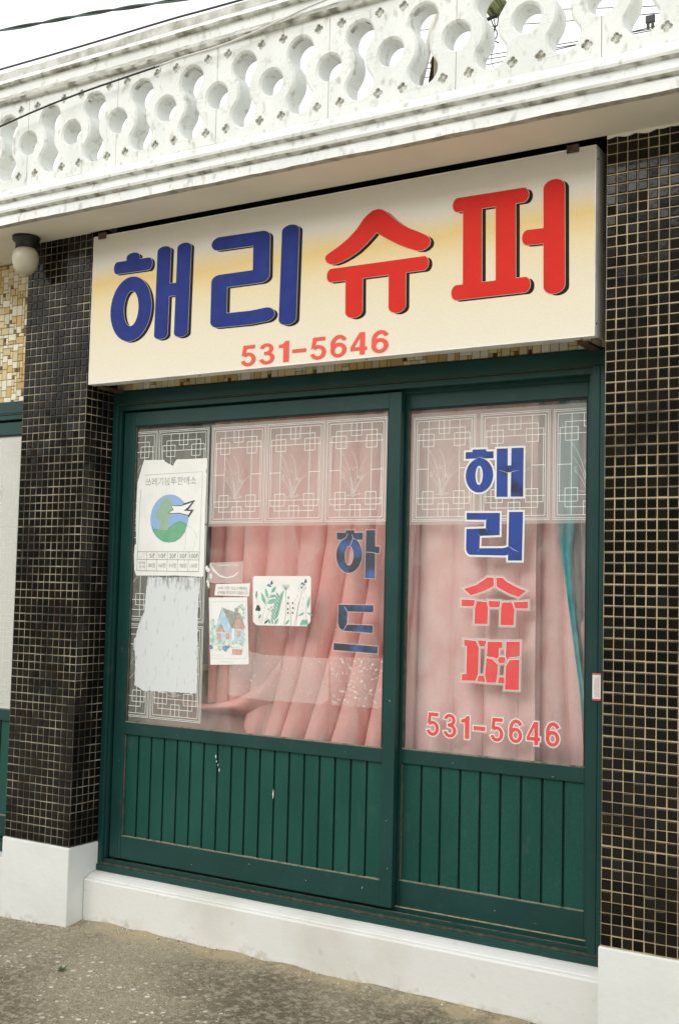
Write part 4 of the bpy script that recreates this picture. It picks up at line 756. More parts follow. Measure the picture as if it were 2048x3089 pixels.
film('clear lattice film column down the left side of the wide door', (-2.294, .9785, -1.8825, 2.292), YL, colp, FILMD)
film('frosted lattice film across the top of the narrow right-hand door', (-.9125, 1.8475, -.1905, 2.289), YR, [(-.9010, Zb, -.6315, 2.2725), (-.6113, Zb, -.3304, 2.2725), (-.3172, Zb, -.0330, 2.2705, (-.32, -.1905))], FILM)
# ------------------------------------------------------------------ cut vinyl lettering on the glass
def vinyl(name, label, cat, keys, y, m, edge, backing, extra=None):
    t = thing(name, label, cat, (S[keys[0]][0][1][0][0], y, 1.3))
    for k in keys:
        b = MB(); glyph(b, S[k], y-.0011, m, 0, 0, 0, .00005); L_ = b.build('vinyl_letter', t); b = MB()
        if backing: glyph(b, S[k], y-.0002, VGREY, backing, 0, 0, .00003)
        glyph(b, S[k], y-.0006, VWHITE, edge, 0, 0, .00003)
        if extra and k in extra: b.plate([S[extra[k]]], y-.00085, VWHITE)
        b.build('letter_edge', L_)
    return t
vinyl('window_lettering', 'blue vertical vinyl letters with white edges on the narrow door glass', 'lettering', ['v_he', 'v_ri'], YR-.001, VBLUE, .0075, 0, {'v_he': 'v_heB'})
vinyl('window_lettering', 'cracked red vinyl letters with grey backing on the narrow door glass', 'lettering', ['v_syu', 'v_peo'], YR-.001, VRED, .0018, .0085)
def hadeu():
    t = thing('window_lettering', 'faded blue vertical vinyl letters on the wide door glass beside the stile', 'lettering', (-1.05, YL, 1.2))
    for k in ('v_ha', 'v_deu'):
        b = MB(); glyph(b, S[k], YL-.0014, VFADE, 0, 0, 0, .00005); L_ = b.build('vinyl_letter', t); b = MB(); glyph(b, S[k], YL-.0010, VGREY2, .004, 0, 0, .00003); b.build('letter_edge', L_)
VGREY2 = M('faded_vinyl_border', (.70, .62, .58), .5, trans=.55)
hadeu()
# hairline cracks in the old vinyl
def cracks():
    for pts in S['cracks_r']: part('vinyl_crack', bpy.data.objects['window_lettering'], lambda b: ribbon(b, pts, [.0016*(1-abs(2*i/(len(pts)-1)-1)*.7) for i in range(len(pts))], YR-.0032, VWHITE))
    for pts in S['cracks_l']: part('vinyl_crack', bpy.data.objects['window_lettering.002'], lambda b: ribbon(b, pts, .0014, YL-.0022, VWHITE))
cracks()
num = thing('window_phone_number', 'red phone number with white edging along the bottom of the narrow door glass', 'phone number', (-.55, YR, 1.03))
for c, x0, z0, x1, z1 in S['glassnum']:
    b = MB(); y = YR-.002
    if c == '-':
        q = [(x0, z0), (x1, z0), (x1, z1), (x0, z1)]; b.plate([q], y, VRED); e = MB(); e.plate([grow(q, .0035)], y+.0006, VWHITE); e.plate([grow(q, .007)], y+.0009, VGREY)
    else:
        digit(b, c, x0, z0, x1, z1, y, VRED); e = MB(); digit(e, c, x0, z0, x1, z1, y+.0005, VWHITE, .0034); digit(e, c, x0, z0, x1, z1, y+.0009, VGREY, .0062)
    d = b.build('phone_digit', num); e.build('digit_edge', d)
# ------------------------------------------------------------------ papers on the wide door
def poster():
    t = thing('notice_poster', 'torn white notice with a green and blue round emblem on the wide door glass', 'poster', (-2.1, YL, 1.64)); y = YL-.0012
    part('paper_sheet', t, lambda b: b.plate([S['poster']], y, PAPER, .0005))
    def pr(b):
        f_ = S['posterframe']; y1 = y-.0004
        q = [(-2.2585, 1.9965), (-1.913, 1.9965), (-1.921, 1.6495), (-2.2742, 1.6517)]
        ribbon(b, [(-2.245, 2.083), (-1.9165, 2.0885), (-1.9205, 1.6495), (-2.2742, 1.6517), (-2.2665, 2.02)], .0012, y1, INK)
        tx = S['ptext']; text(b, '쓰레기봉투판매소', tx[0][0], tx[0][1]+.002, tx[1][0], tx[2][1], y1, INKG, .012)
    part('printed_text', t, pr)
    def emb(b):
        c = S['emb_circle']; y1 = y-.0004
        b.plate([ell(c[0], c[1], c[2], c[3], 64)], y1, EMBB)
        b.plate([ell(c[0], c[1], c[2], c[3], 64), ell(c[0], c[1], c[2]-.0016, c[3]-.0016, 64)], y1-.0006, INKG)
        b.plate([grow(S['emb_hill'], .0012)], y1-.0001, INK); b.plate([S['emb_hill']], y1-.0002, EMBG)
        b.plate([grow(S['emb_tree'], .0010)], y1-.0003, INKG); b.plate([S['emb_tree']], y1-.0004, EMBG2)
        b.plate([grow(S['emb_bird'], .0030)], y1-.0007, INKD); b.plate([S['emb_birdline']], y1-.0008, INKD); b.plate([S['emb_bird']], y1-.0009, PAPER)
    part('round_emblem', t, emb)
    def tab(b):
        y1 = y-.0004; a = S['ptable']; x0, x1 = -2.2735, -1.9207
        for z in (1.7365, 1.7015, 1.6505): ribbon(b, [(x0, z), (x1, z)], .0016, y1, INK)
        cols = S['ptcols']; ed = [x0]+cols+[x1]
        for x in ed: ribbon(b, [(x, 1.6505), (x, 1.7365)], .0013, y1-.0001, INK)
        for i, s in enumerate(['5ℓ', '10ℓ', '20ℓ', '50ℓ', '100ℓ']):
            w = ed[i+2]-ed[i+1]; k = {2: .25, 3: .18, 4: .12}[len(s)]; text(b, s, ed[i+1]+w*k, 1.7085, ed[i+2]-w*k, 1.7295, y1, INKG2, .01)
        for i, s in enumerate(['80원', '160원', '310원', '780원', '1,560원']):
            w = ed[i+2]-ed[i+1]; text(b, s, ed[i+1]+w*.17, 1.666, ed[i+2]-w*.15, 1.687, y1, INKG2, .0)
        text(b, '판매', x0+.009, 1.679, x0+.046, 1.693, y1, INKG2); text(b, '가격', x0+.009, 1.659, x0+.046, 1.675, y1, INKG2)
        text(b, '규격', x0+.027, 1.722, x0+.053, 1.733, y1, INKL); text(b, '가격', x0+.004, 1.705, x0+.028, 1.716, y1, INKL); ribbon(b, [(x0, 1.7365), (ed[1], 1.7015)], .0006, y1, INKL)
    part('price_table', t, tab)
    def cr(b):
        y1 = y-.0005; rnd = random.Random(3)
        for i in range(16):
            x = -2.24+i*.0205; z = rnd.uniform(1.98, 2.07); p = [(x, z)]
            while p[-1][1] > z-rnd.uniform(.06, .22): p.append((p[-1][0]+rnd.uniform(-.003, .003), p[-1][1]-.012))
            if len(p) > 2: ribbon(b, p, .00045, y1, INKL)
        for pts in ([(-2.0, 1.856), (-1.998, 1.83), (-1.999, 1.80), (-2.001, 1.765), (-2.003, 1.745)], [(-1.945, 1.79), (-1.95, 1.765), (-1.957, 1.743)], [(-2.0, 1.70), (-2.004, 1.685), (-2.008, 1.668)], [(-1.99, 1.85), (-1.965, 1.84), (-1.942, 1.815), (-1.935, 1.795)]):
            ribbon(b, pts, .0014, y1, INKG)
    part('paper_crack', t, cr)
EMBB = M('pale_blue_print', (.30, .47, .78), .7, fine=.1); EMBG = M('green_print', (.14, .44, .25), .7, (.20, .46, .28), 30, fine=.1); EMBG2 = M('grey_green_print', (.30, .48, .33), .7, (.36, .50, .38), 40, fine=.1)
INKD = M('dark_grey_print', (.07, .08, .08), .7); INKG2 = M('mid_grey_print', (.26, .26, .25), .7)
poster()
def ragged(poly, amp, step=.006):
    out = []; rnd = random.Random(12)
    for i in range(len(poly)):
        a, c = Vector(poly[i]), Vector(poly[(i+1) % len(poly)]); n = max(1, int((c-a).length/step))
        for k in range(n):
            p = a.lerp(c, k/n); d = (c-a).normalized(); q = noise.noise(Vector((p.x*60, p.y*60, 1)))*amp+rnd.uniform(-.0012, .0012); out.append((p.x+d.y*q, p.y-d.x*q))
    return out
t = tag(part('paper_residue', None, lambda b: b.plate([ragged(S['residue'], .0045)], YL-.0008, RESID, .0003)), 'scraped white paper residue below the torn notice on the wide door', 'paper residue')
def sheet(name, label, cat, poly, y, m=PAPER):
    t = thing(name, label, cat, (poly[0][0], y, poly[0][1])); part('paper_sheet', t, lambda b: b.plate([poly], y, m, .0006)); return t
def botanic():
    t = sheet('botanical_print', 'small white card with drawn leaves and red berries on the wide door glass', 'card', S['card_botanic'], YL-.0012)
    x0, x1, z0, z1 = S['bot']['x0'][0][0], S['bot']['x1'][0][0], S['bot']['x0'][0][1], S['bot']['x1'][0][1]; y = YL-.0018
    X = lambda u: x0+(u-690)/780*(x1-x0); Zc = lambda v: z1-(v-360)/650*(z1-z0)
    G = M('teal_green_ink', (.20, .46, .36), .7, (.30, .58, .46), 60, fine=.1); D = M('dark_green_ink', (.06, .20, .17), .7); B_ = M('brown_red_ink', (.20, .055, .04), .7)
    k = [0]
    def leaf(b, u, v, ang, l, w, m):
        a = R(ang); d = (math.cos(a), math.sin(a)); n_ = (-d[1], d[0]); k[0] += 1
        q = [(u, v), (u+d[0]*l*.35+n_[0]*w, v+d[1]*l*.35+n_[1]*w), (u+d[0]*l*.7+n_[0]*w*.8, v+d[1]*l*.7+n_[1]*w*.8), (u+d[0]*l, v+d[1]*l), (u+d[0]*l*.7-n_[0]*w*.8, v+d[1]*l*.7-n_[1]*w*.8), (u+d[0]*l*.35-n_[0]*w, v+d[1]*l*.35-n_[1]*w)]
        p = [(X(a_), Zc(c_)) for a_, c_ in q]; b.plate([grow(p, .0006)], y-k[0]*2e-6, D); b.plate([p], y-.0002-k[0]*2e-6, m)
    def line(b, pts, m=INK, w=.0007): ribbon(b, [(X(u), Zc(v)) for u, v in pts], w, y-.0004, m)
    def dr(b):
        line(b, [(815, 1000), (835, 850), (880, 700), (940, 590)]); line(b, [(850, 1000), (905, 850), (945, 790)]); line(b, [(990, 1000), (1030, 850), (1050, 700), (1060, 620)])
        line(b, [(1120, 1000), (1150, 850), (1150, 680), (1135, 540)], INK, .0009); line(b, [(1225, 1000), (1215, 850), (1190, 700)], B_, .0012); line(b, [(1265, 1000), (1300, 850), (1320, 680)], B_, .001); line(b, [(1355, 570), (1310, 780), (1290, 1000)], B_, .0009)
        line(b, [(725, 600), (760, 760), (785, 1000)], B_); line(b, [(1435, 620), (1415, 820), (1440, 1000)], D)
        for u, v, a, l, w in ((860, 740, 248, 170, 20), (890, 660, 255, 140, 18), (940, 580, 305, 100, 20), (910, 640, 345, 100, 18), (885, 725, 335, 140, 28), (728, 660, 272, 100, 14), (1440, 780, 278, 170, 14), (770, 930, 300, 60, 14)): leaf(b, u, v, a, l, w, G)
        for i in range(8):
            v = 640+i*42; u = 1058-i*9; leaf(b, u, v, 300, 105, 13, G); leaf(b, u, v+14, 236, 95, 12, G)
        for u, v, a in ((850, 1000, 315), (940, 1000, 240), (975, 1000, 250), (1000, 1000, 300), (1140, 1000, 310), (1350, 1005, 290), (1380, 1005, 280), (1410, 1005, 275), (1445, 1005, 262), (1400, 830, 150), (1430, 830, 20)): leaf(b, u, v, a, 90, 12, D if u < 900 else G)
        for u, v in ((1178, 640), (1170, 715), (1238, 710), (1175, 790), (1242, 775), (1178, 842), (1240, 840)): b.plate([ell(X(u), Zc(v), .0035, .0045, 12)], y-.0005, B_)
        for u, v in ((1305, 620), (1378, 642), (1270, 668), (1272, 725), (1368, 728), (1265, 785), (1365, 800)):
            b.plate([ell(X(u), Zc(v), .0034, .0046, 12), ell(X(u), Zc(v), .0028, .0040, 12)], y-.0005, INKG2)
        b.plate([[(X(720), Zc(825)), (X(740), Zc(755)), (X(770), Zc(752)), (X(795), Zc(800)), (X(790), Zc(830))]], y-.0005, INKD)
        for u, v in ((905, 800), (945, 775), (955, 820)):
            for a in range(0, 360, 45): line(b, [(u, v), (u+16*math.cos(R(a)), v+18*math.sin(R(a)))], INK, .0006)
        for u in (1090, 1105, 1120, 1135, 1150, 1165, 1185): line(b, [(1135, 535), (u, 470)])
        line(b, [(1088, 475), (1100, 520), (1135, 540), (1170, 520), (1188, 470)])
        for a in range(0, 360, 50):
            c = (1355+45*math.cos(R(a)), 515+40*math.sin(R(a))); b.plate([ell(X(c[0]), Zc(c[1]), .0048, .0055, 14), ell(X(c[0]), Zc(c[1]), .0043, .0050, 14)], y-.0005-a*1e-7, INKG2)
        b.plate([ell(X(1355), Zc(503), .004, .004, 12)], y-.0007, INK)
        for u, v in ((915, 480), (1380, 450)):
            for q in ([(0, 0), (-45, 15), (-20, -20)], [(0, 0), (25, -70), (45, -20)], [(0, 0), (-15, 25), (25, 20)]): b.plate([[(X(u+a_), Zc(v+c_)) for a_, c_ in q]], y-.0006, BUTT)
    BUTT = M('slate_blue_ink', (.07, .16, .22), .7)
    part('printed_drawing', t, dr)
botanic()
def cottage():
    t = sheet('cottage_print', 'small portrait print of a blue cottage on the wide door glass beside the film column', 'print', S['card_cottage'], YL-.0012)
    y = YL-.0018; c = S['cot']
    BL = M('light_blue_ink', (.42, .62, .78), .8, (.66, .76, .82), 60, fine=.1); GR = M('grey_roof_ink', (.33, .34, .30), .8, (.46, .46, .42), 90, fine=.2); TE = M('brick_pink_ink', (.62, .36, .28), .8, (.70, .50, .42), 90, fine=.1); MG = M('mint_foliage_ink', (.36, .60, .50), .8, (.72, .80, .74), 70, .42, .55, fine=.2); NB = M('navy_ink', (.10, .24, .42), .8, (.40, .52, .62), 80, .45, .6)
    def dr(b):
        f_ = c['frame']; ribbon(b, [f_[0], f_[1], f_[2], f_[3], f_[0]], .0007, y, INKG2)
        x0, z1 = f_[0]; x1 = f_[1][0]; z0 = f_[3][1]; X = lambda u: x0+(u-125)/475*(x1-x0); Zc = lambda v: z1-(v-700)/765*(z1-z0)
        rnd = random.Random(8)
        def blob(u, v, r, m, yy):
            b.plate([[(X(u+r*(1+.35*math.sin(5*a+v))*math.cos(a)), Zc(v+r*(1+.3*math.cos(4*a+u))*math.sin(a))) for a in [i*math.pi/9 for i in range(18)]]], y-yy, m)
        for i in range(16): blob(160+rnd.uniform(-15, 30), 960+i*22, rnd.uniform(18, 30), MG, .0001+i*2e-6)
        for u, v in ((540, 740), (565, 780), (510, 760), (580, 840), (560, 900), (575, 1120), (585, 1180), (560, 1260)): blob(u, v, 26, MG, .0002)
        b.plate([c['gable']], y-.0003, BL); b.plate([c['wall2']], y-.0003, BL); b.plate([c['roof']], y-.0004, GR); b.plate([c['chim']], y-.0005, GR); b.plate([c['porch']], y-.0005, TE)
        b.plate([[(X(495), Zc(870)), (X(590), Zc(1050)), (X(445), Zc(1048)), (X(470), Zc(930))]], y-.00055, TE)
        b.plate([[(X(255), Zc(995)), (X(290), Zc(1010)), (X(330), Zc(1100)), (X(312), Zc(1100))]], y-.0006, GR)
        ribbon(b, [c['gable'][0], c['gable'][5]], .0018, y-.0006, TE)
        for u, v in ((250, 1160), (365, 1150), (515, 1110)):
            q = [(X(u-28), Zc(v-45)), (X(u+28), Zc(v-45)), (X(u+28), Zc(v+45)), (X(u-28), Zc(v+45))]; b.plate([grow(q, .0012)], y-.00062, PAPER); b.plate([q], y-.0007, TE); ribbon(b, [(X(u), Zc(v-45)), (X(u), Zc(v+45))], .0007, y-.0008, PAPER); ribbon(b, [(X(u-28), Zc(v)), (X(u+28), Zc(v))], .0007, y-.0008, PAPER)
        for i in range(26): blob(150+i*17, 1235+rnd.uniform(-20, 30), rnd.uniform(14, 24), MG, .0008+i*2e-6)
        for u, v, r, m in ((160, 1310, 30, NB), (205, 1315, 34, PAPER), (275, 1310, 38, MG), (345, 1310, 40, NB), (400, 1290, 26, NB), (415, 1350, 45, PAPER), (360, 1260, 24, PAPER)): blob(u, v, r, m, .001+u*1e-7)
        b.plate([[(X(430), Zc(1320)), (X(570), Zc(1320)), (X(560), Zc(1390)), (X(440), Zc(1390))]], y-.0011, TE)
        for i in range(12): blob(425+i*12.5, 1285+rnd.uniform(-22, 22), 15, PAPER, .0012+i*3e-6)
        for v in (1400, 1420): ribbon(b, [(X(150), Zc(v)), (X(330), Zc(v+8))], .0006, y-.0009, INKL)
        for i in range(9): ribbon(b, [(X(285+i*20), Zc(1497)), (X(297+i*20), Zc(1497))], .0011, y-.0009, INKG2)
        for i in range(7):
            u = 300+i*22; ribbon(b, [(X(300+i*34), Zc(800+i*14)), (X(410+i*26), Zc(1045))], .0004, y-.0007, INKG2)
    part('printed_picture', t, dr)
cottage()
def textsticker():
    t = sheet('text_sticker', 'narrow white sticker with two lines of small print above the cottage picture', 'sticker', S['card_text'], YL-.0012)
    q = S['card_text']; x0, x1 = q[0][0], q[1][0]; z1, z0 = q[0][1], q[3][1]; w = x1-x0; h = z1-z0
    TX = M('pink_grey_print', (.42, .30, .28), .7, (.62, .54, .52), 70, .42, .6)
    part('printed_text', t, lambda b: (text(b, '19세 미만 청소년에게는', x0+w*.06, z0+h*.52, x1-w*.05, z0+h*.84, YL-.0022, TX), text(b, '담배를 판매하지 않습니다', x0+w*.06, z0+h*.12, x1-w*.03, z0+h*.44, YL-.0022, TX)))
    t = thing('clear_sticker', 'clear half-peeled sticker with a white arc above the small print sticker', 'sticker', (S['sticker_cig'][0][0], YL, S['sticker_cig'][0][1]))
    part('sticker_sheet', t, lambda b: b.plate([S['sticker_cig']], YL-.0006, VEIL))
    def ar(b):
        a = S['cig_arc']; ribbon(b, a, [.004, .010, .007, .005, .006, .005], YL-.0010, VWHITE)
        q = S['cig_text']; text(b, 'CIGARETTES', q[0][0], q[0][1], q[1][0], q[2][1]-.001, YL-.0010, VWHITE)
    part('printed_mark', t, ar)
    def torn(b):
        rnd = random.Random(2); x = S['sticker_cig'][0][0]; 
        for i in range(10):
            cx = x-.004+rnd.uniform(-.012, .016); cz = S['sticker_cig'][0][1]-.01-i*.0105
            b.plate([[(cx+rnd.uniform(.004, .012)*math.cos(a), cz+rnd.uniform(.005, .013)*math.sin(a)) for a in [k*math.pi/5 for k in range(10)]]], YL-.0014-i*1e-5, VWHITE if i % 3 else PATCH2)
    part('torn_edge', t, torn)
VEIL = M('hazy_sticker_film', (.78, .70, .68), .6, trans=.50)
textsticker()
for i, (q, m, lab) in enumerate(zip(S['patch'], (PATCH1, PATCH2), ('large pale ghost of a peeled sticker low on the wide door glass', 'white flaky remains of a peeled sticker below the faded blue letters'))):
    tag(part('peeled_sticker', None, lambda b: b.plate([q], YL-.0006, m, .0002)), lab, 'sticker', 'peeled stickers on the glass')
q = S['jst']
def jst(b):
    x0, x1 = -.1335, -.1035; z0, z1 = 1.2193, 1.3145; yy = .1745
    b.plate([[(x0, z0), (x1, z0), (x1, z1), (x0, z1)]], yy, PAPER, .0006)
    for z in (z0, z1-.006): b.plate([[(x0, z), (x1, z), (x1, z+.006), (x0, z+.006)]], yy-.0002, VRED)
    rnd = random.Random(4)
    for c in range(3):
        x = x0+.008+c*.0065; z = z0+.013
        while z < z1-.016:
            h = rnd.uniform(.002, .005); b.plate([[(x, z), (x+.0035, z), (x+.0035, z+h), (x, z+h)]], yy-.0002, PINKINK); z += h+.0018
PINKINK = M('light_red_print', (.72, .30, .28), .7)
tag(part('small_label', None, jst), 'tiny white and red sticker on the frame beside the broad pillar', 'sticker')
# ------------------------------------------------------------------ curtains and things behind the glass
def curtain(name, label, ridges, ztop, zbot, y0, amp, mat, hems=None, drape=2.0, nx_per=14, nz=60):
    """ridges: (x at the top, x at the hem); cloth runs ridge - valley - ridge with rounded folds"""
    b = MB(); tops = [r_[0] for r_ in ridges]; bots = [r_[1] for r_ in ridges]; nx = (len(ridges)-1)*nx_per; vs = []
    rnd = random.Random(len(label)); am = [rnd.uniform(.65, 1.25) for _ in ridges]
    for j in range(nz+1):
        t = j/nz; k = t**drape
        for i in range(nx+1):
            s = i/nx_per; a = int(min(s, len(ridges)-2)); fr = s-a
            xt = tops[a]+(tops[a+1]-tops[a])*fr; xb = bots[a]+(bots[a+1]-bots[a])*fr
            zb = zbot if not hems else hems[a]+(hems[a+1]-hems[a])*fr; z = ztop+(zb-ztop)*t
            ph = 2*abs(math.cos(math.pi*fr))**.65-1; A = amp*(am[a]*(1-fr)+am[a+1]*fr)*(.5+.6*t)
            fold = ph
            x = xt+(xb-xt)*k+A*.5*math.sin(2*math.pi*fr)*.6
            y = y0-A*fold+.009*noise.noise(Vector((s*1.3, z*3.2, 2)))+.004*noise.noise(Vector((s*4+z*3, z*8, 7)))
            vs.append((x, y, z+.004*math.sin(s*3)*t))
    n = nx+1; b.add(vs, [(j*n+i, (j+1)*n+i, (j+1)*n+i+1, j*n+i+1) for j in range(nz) for i in range(nx)], mat, True)
    return b
def curtain_left():
    t = thing('curtain', 'pink curtain gathered in slanting folds behind the wide door glass', 'curtain', (-1.45, .33, .98), 'curtains behind the door glass')
    rg = [(-1.955, -1.935), (-1.84, -1.875), (-1.73, -1.805), (-1.575, -1.715), (-1.385, -1.60), (-1.285, -1.52), (-1.14, -1.385), (-1.055, -1.24), (-.95, -1.08), (-.90, -.975)]
    part('cloth', t, lambda b: (b.__dict__.update(curtain('', 'pink', rg, 2.42, .955, .356, .044, PINK, drape=2.3, nz=90, hems=[1.075, 1.075, 1.08, .955, .955, .955, .955, .955, .955, .955]).__dict__)))
    def tail(b):                                               # hem swept to the left along the sill
        U = catmull([(-1.56, .352, 1.30), (-1.615, .325, 1.215), (-1.68, .303, 1.150), (-1.79, .298, 1.098), (-1.93, .306, 1.072), (-2.06, .316, 1.078)], 8)
        V = catmull([(-1.56, .356, 1.20), (-1.60, .335, 1.12), (-1.66, .312, 1.065), (-1.77, .310, 1.040), (-1.93, .316, 1.036), (-2.06, .322, 1.050)], 8)
        vs = []; n = 10
        for i, (p, q) in enumerate(zip(U, V)):
            for k in range(n+1):
                s = k/n; bulge = math.sin(math.pi*s)**.8*.026+.006*math.sin(i*.5+s*5)*s
                vs.append((p.x+(q.x-p.x)*s, p.y+(q.y-p.y)*s-bulge+(.05*s**3), p.z+(q.z-p.z)*s-(.012*s**3)))
        m = n+1; b.add(vs, [(i*m+k, i*m+k+1, (i+1)*m+k+1, (i+1)*m+k) for i in range(len(U)-1) for k in range(n)], PINK, True)
    part('swept_hem', t, tail)
    def low(b):
        vs = []; n = 24
        for i in range(n+1):
            for z in (.95, 1.02, 1.10): vs.append((-2.32+i*.035, .36+.012*math.sin(i*.9)+.01*(z-.95), z-.035*max(0, (i-n*.55)/n)))
        b.add(vs, [(i*3+j, i*3+3+j, i*3+4+j, i*3+1+j) for i in range(n) for j in range(2)], PINKD, True)
    part('hanging_fold', t, low)
curtain_left()
def curtain_right():
    t = thing('curtain', 'dusty pink patterned curtain hanging nearly flat behind the narrow door glass', 'curtain', (-.65, .33, .98), 'curtains behind the door glass')
    part('cloth', t, lambda b: b.__dict__.update(curtain('', 'dusty pink', [(-1.0, -1.0), (-.83, -.84), (-.66, -.68), (-.565, -.575), (-.405, -.40)], 2.42, .955, .333, .022, PINKR, nz=60, drape=1.5).__dict__))
    part('overlapped_cloth', t, lambda b: b.__dict__.update(curtain('', 'dusty pink panel', [(-.47, -.46), (-.37, -.355), (-.295, -.235), (-.27, -.10)], 2.42, .955, .375, .020, PINKR, nz=60, drape=1.6).__dict__))
curtain_right()
def teal():
    t = thing('curtain', 'teal curtain strip narrowing downwards beside the pink curtain behind the narrow door', 'curtain', (-.27, .35, 1.1), 'curtains behind the door glass')
    L_ = [(-.325, 2.42), (-.324, 2.05), (-.322, 1.85), (-.317, 1.76), (-.305, 1.68), (-.289, 1.57), (-.272, 1.457), (-.255, 1.343), (-.236, 1.22), (-.219, 1.11), (-.203, 1.0)]
    W_ = [.085, .075, .060, .042, .030, .024, .022, .020, .018, .016, .014]
    def fn(b):
        vs = []
        for (x, z), w in zip(L_, W_):
            for i in range(9):
                f_ = i/8; vs.append((x+w*f_, .338-.010*math.sin(f_*math.pi*3)*min(1, w/.05), z))
        b.add(vs, [(j*9+i, (j+1)*9+i, (j+1)*9+i+1, j*9+i+1) for j in range(len(L_)-1) for i in range(8)], TEAL, True)
    part('cloth', t, fn)
    t2 = thing('curtain', 'grey sheer curtain at the right edge behind the narrow door glass', 'curtain', (-.18, .36, 1.1), 'curtains behind the door glass')
    part('cloth', t2, lambda b: b.__dict__.update(curtain('', 'grey', [(-.29, -.22), (-.23, -.18), (-.17, -.13), (-.10, -.08), (-.03, -.03)], 2.42, .96, .362, .012, SHEER, nz=40).__dict__))
teal()
tag(part('cardboard_box', None, lambda b: (b.box((-2.42, .55, .34), (-1.88, .95, 1.20), CARD, .004), b.box((-2.42, .53, 1.1955), (-1.9, .549, 1.2255), CARD, .002))), 'brown cardboard box standing in the dim shop behind the film column', 'box')
def shelf(b):
    for z in (1.32, 1.62, 1.95, 2.25): b.box((-2.40, 1.0, z), (-1.55, 1.35, z+.02), SHELFM, .003)
    for x in (-2.42, -1.55): b.box((x, .98, .32), (x+.02, 1.37, 2.35), SHELFM, .003)
tag(part('shelf_rack', None, shelf), 'dark shelf rack standing in the dim shop behind the cardboard box', 'shelf')
# ------------------------------------------------------------------ wires, and what stands behind the balustrade
def twisted(b):
    core = catmull([(-6.2, 1.5, 5.50), (-4.794, 1.5, 5.3285), (-4.028, 1.5, 5.250), (-3.2836, 1.5, 5.158), (-1.9, 1.5, 4.98), (2, 1.5, 4.6)], 40)
    for s, m, r in ((0, WIRE, .0070), (math.pi, WIREG, .0062)):
        b.tube([p+Vector((0, math.cos(i*.17+s)*.0065, math.sin(i*.17+s)*.0065)) for i, p in enumerate(core)], r, m, 7)
tag(part('twisted_cable', None, twisted), 'thick twisted green and black cable crossing the white sky at top left', 'cable')
tag(part('overhead_wire', None, lambda b: b.tube(catmull([(-6.4, 1.5, 5.07), (-4.7767, 1.5, 5.051), (-4.017, 1.5, 5.043), (-3.2786, 1.5, 5.0416), (-2.778, 1.5, 5.031), (0, 1.5, 4.98)]), .0065, WIRE, 6)), 'thin grey wire running just above the coping', 'wire')
def w3():
    t = thing('tied_wire', 'black wire slanting across the balustrade and tied under the coping', 'wire', (-1.81, -.3, 3.69))
    part('free_span', t, lambda b: b.tube(catmull([(-3.6, -.34, 3.47), (-2.7185, -.30, 3.6104), (-2.4745, -.295, 3.6447), (-2.2415, -.29, 3.6695), (-2.019, -.285, 3.6855), (-1.8146, -.280, 3.6990)]), .0042, WIRE, 7))
    part('painted_span', t, lambda b: b.tube(catmull([(-1.8146, -.280, 3.6990), (-1.711, -.284, 3.7050), (-1.528, -.283, 3.7085), (-1.353, -.280, 3.727), (-1.20, -.279, 3.752), (-1.051, -.285, 3.770), (-.7, -.29, 3.80)]), .0042, WIREW, 7))
    part('tie', t, lambda b: (b.tube([(-1.825, -.30, 3.690), (-1.812, -.262, 3.712), (-1.80, -.30, 3.690)], .003, WIREW, 6), b.tube([(-1.812, -.285, 3.70), (-1.806, -.29, 3.674)], .003, WIREW, 6)))
w3()
def board():
    t = thing('leaning_board', 'brown board with a pale edge leaning behind the balustrade', 'board', (-.8, .1, 3.45))
    part('board_face', t, lambda b: b.add([(-.835, .14, 3.40), (-.745, .14, 3.40), (-.755, .14, 3.66), (-.778, .14, 3.78), (-.835, .16, 3.40), (-.745, .16, 3.40), (-.755, .16, 3.66), (-.778, .16, 3.78)], [(0, 1, 2, 3), (7, 6, 5, 4), (0, 4, 5, 1), (3, 2, 6, 7), (1, 5, 6, 2), (0, 3, 7, 4)], BOARDD))
    part('board_edge', t, lambda b: b.add([(-.853, .10, 3.52), (-.838, .10, 3.52), (-.756, .10, 3.84), (-.771, .10, 3.84), (-.853, .13, 3.52), (-.838, .13, 3.52), (-.756, .13, 3.84), (-.771, .13, 3.84)], [(0, 1, 2, 3), (7, 6, 5, 4), (0, 4, 5, 1), (3, 2, 6, 7), (1, 5, 6, 2), (0, 3, 7, 4)], BOARDW))
    tag(part('scrap_wood', None, lambda b: (b.box((-.735, .04, 3.38), (-.715, .09, 3.655), STRAWM, .003), b.box((-.713, .045, 3.38), (-.69, .085, 3.60), BOARDW, .003))), 'short tan wood offcut standing behind the balustrade', 'wood')
    t2 = thing('rusty_panel', 'reddish brown panel scrap behind the leaning board', 'panel', (-.85, .2, 3.6))
    part('panel_sheet', t2, lambda b: b.add([(-.835, .20, 3.69), (-.80, .20, 3.62), (-.74, .20, 3.80), (-.77, .20, 3.83), (-.835, .21, 3.69), (-.80, .21, 3.62), (-.74, .21, 3.80), (-.77, .21, 3.83)], [(0, 1, 2, 3), (7, 6, 5, 4), (0, 4, 5, 1), (3, 2, 6, 7), (1, 5, 6, 2), (0, 3, 7, 4)], RUSTP))
RUSTP = M('faded_brown_panel', (.30, .20, .14), .9, (.18, .11, .07), 12)
board()
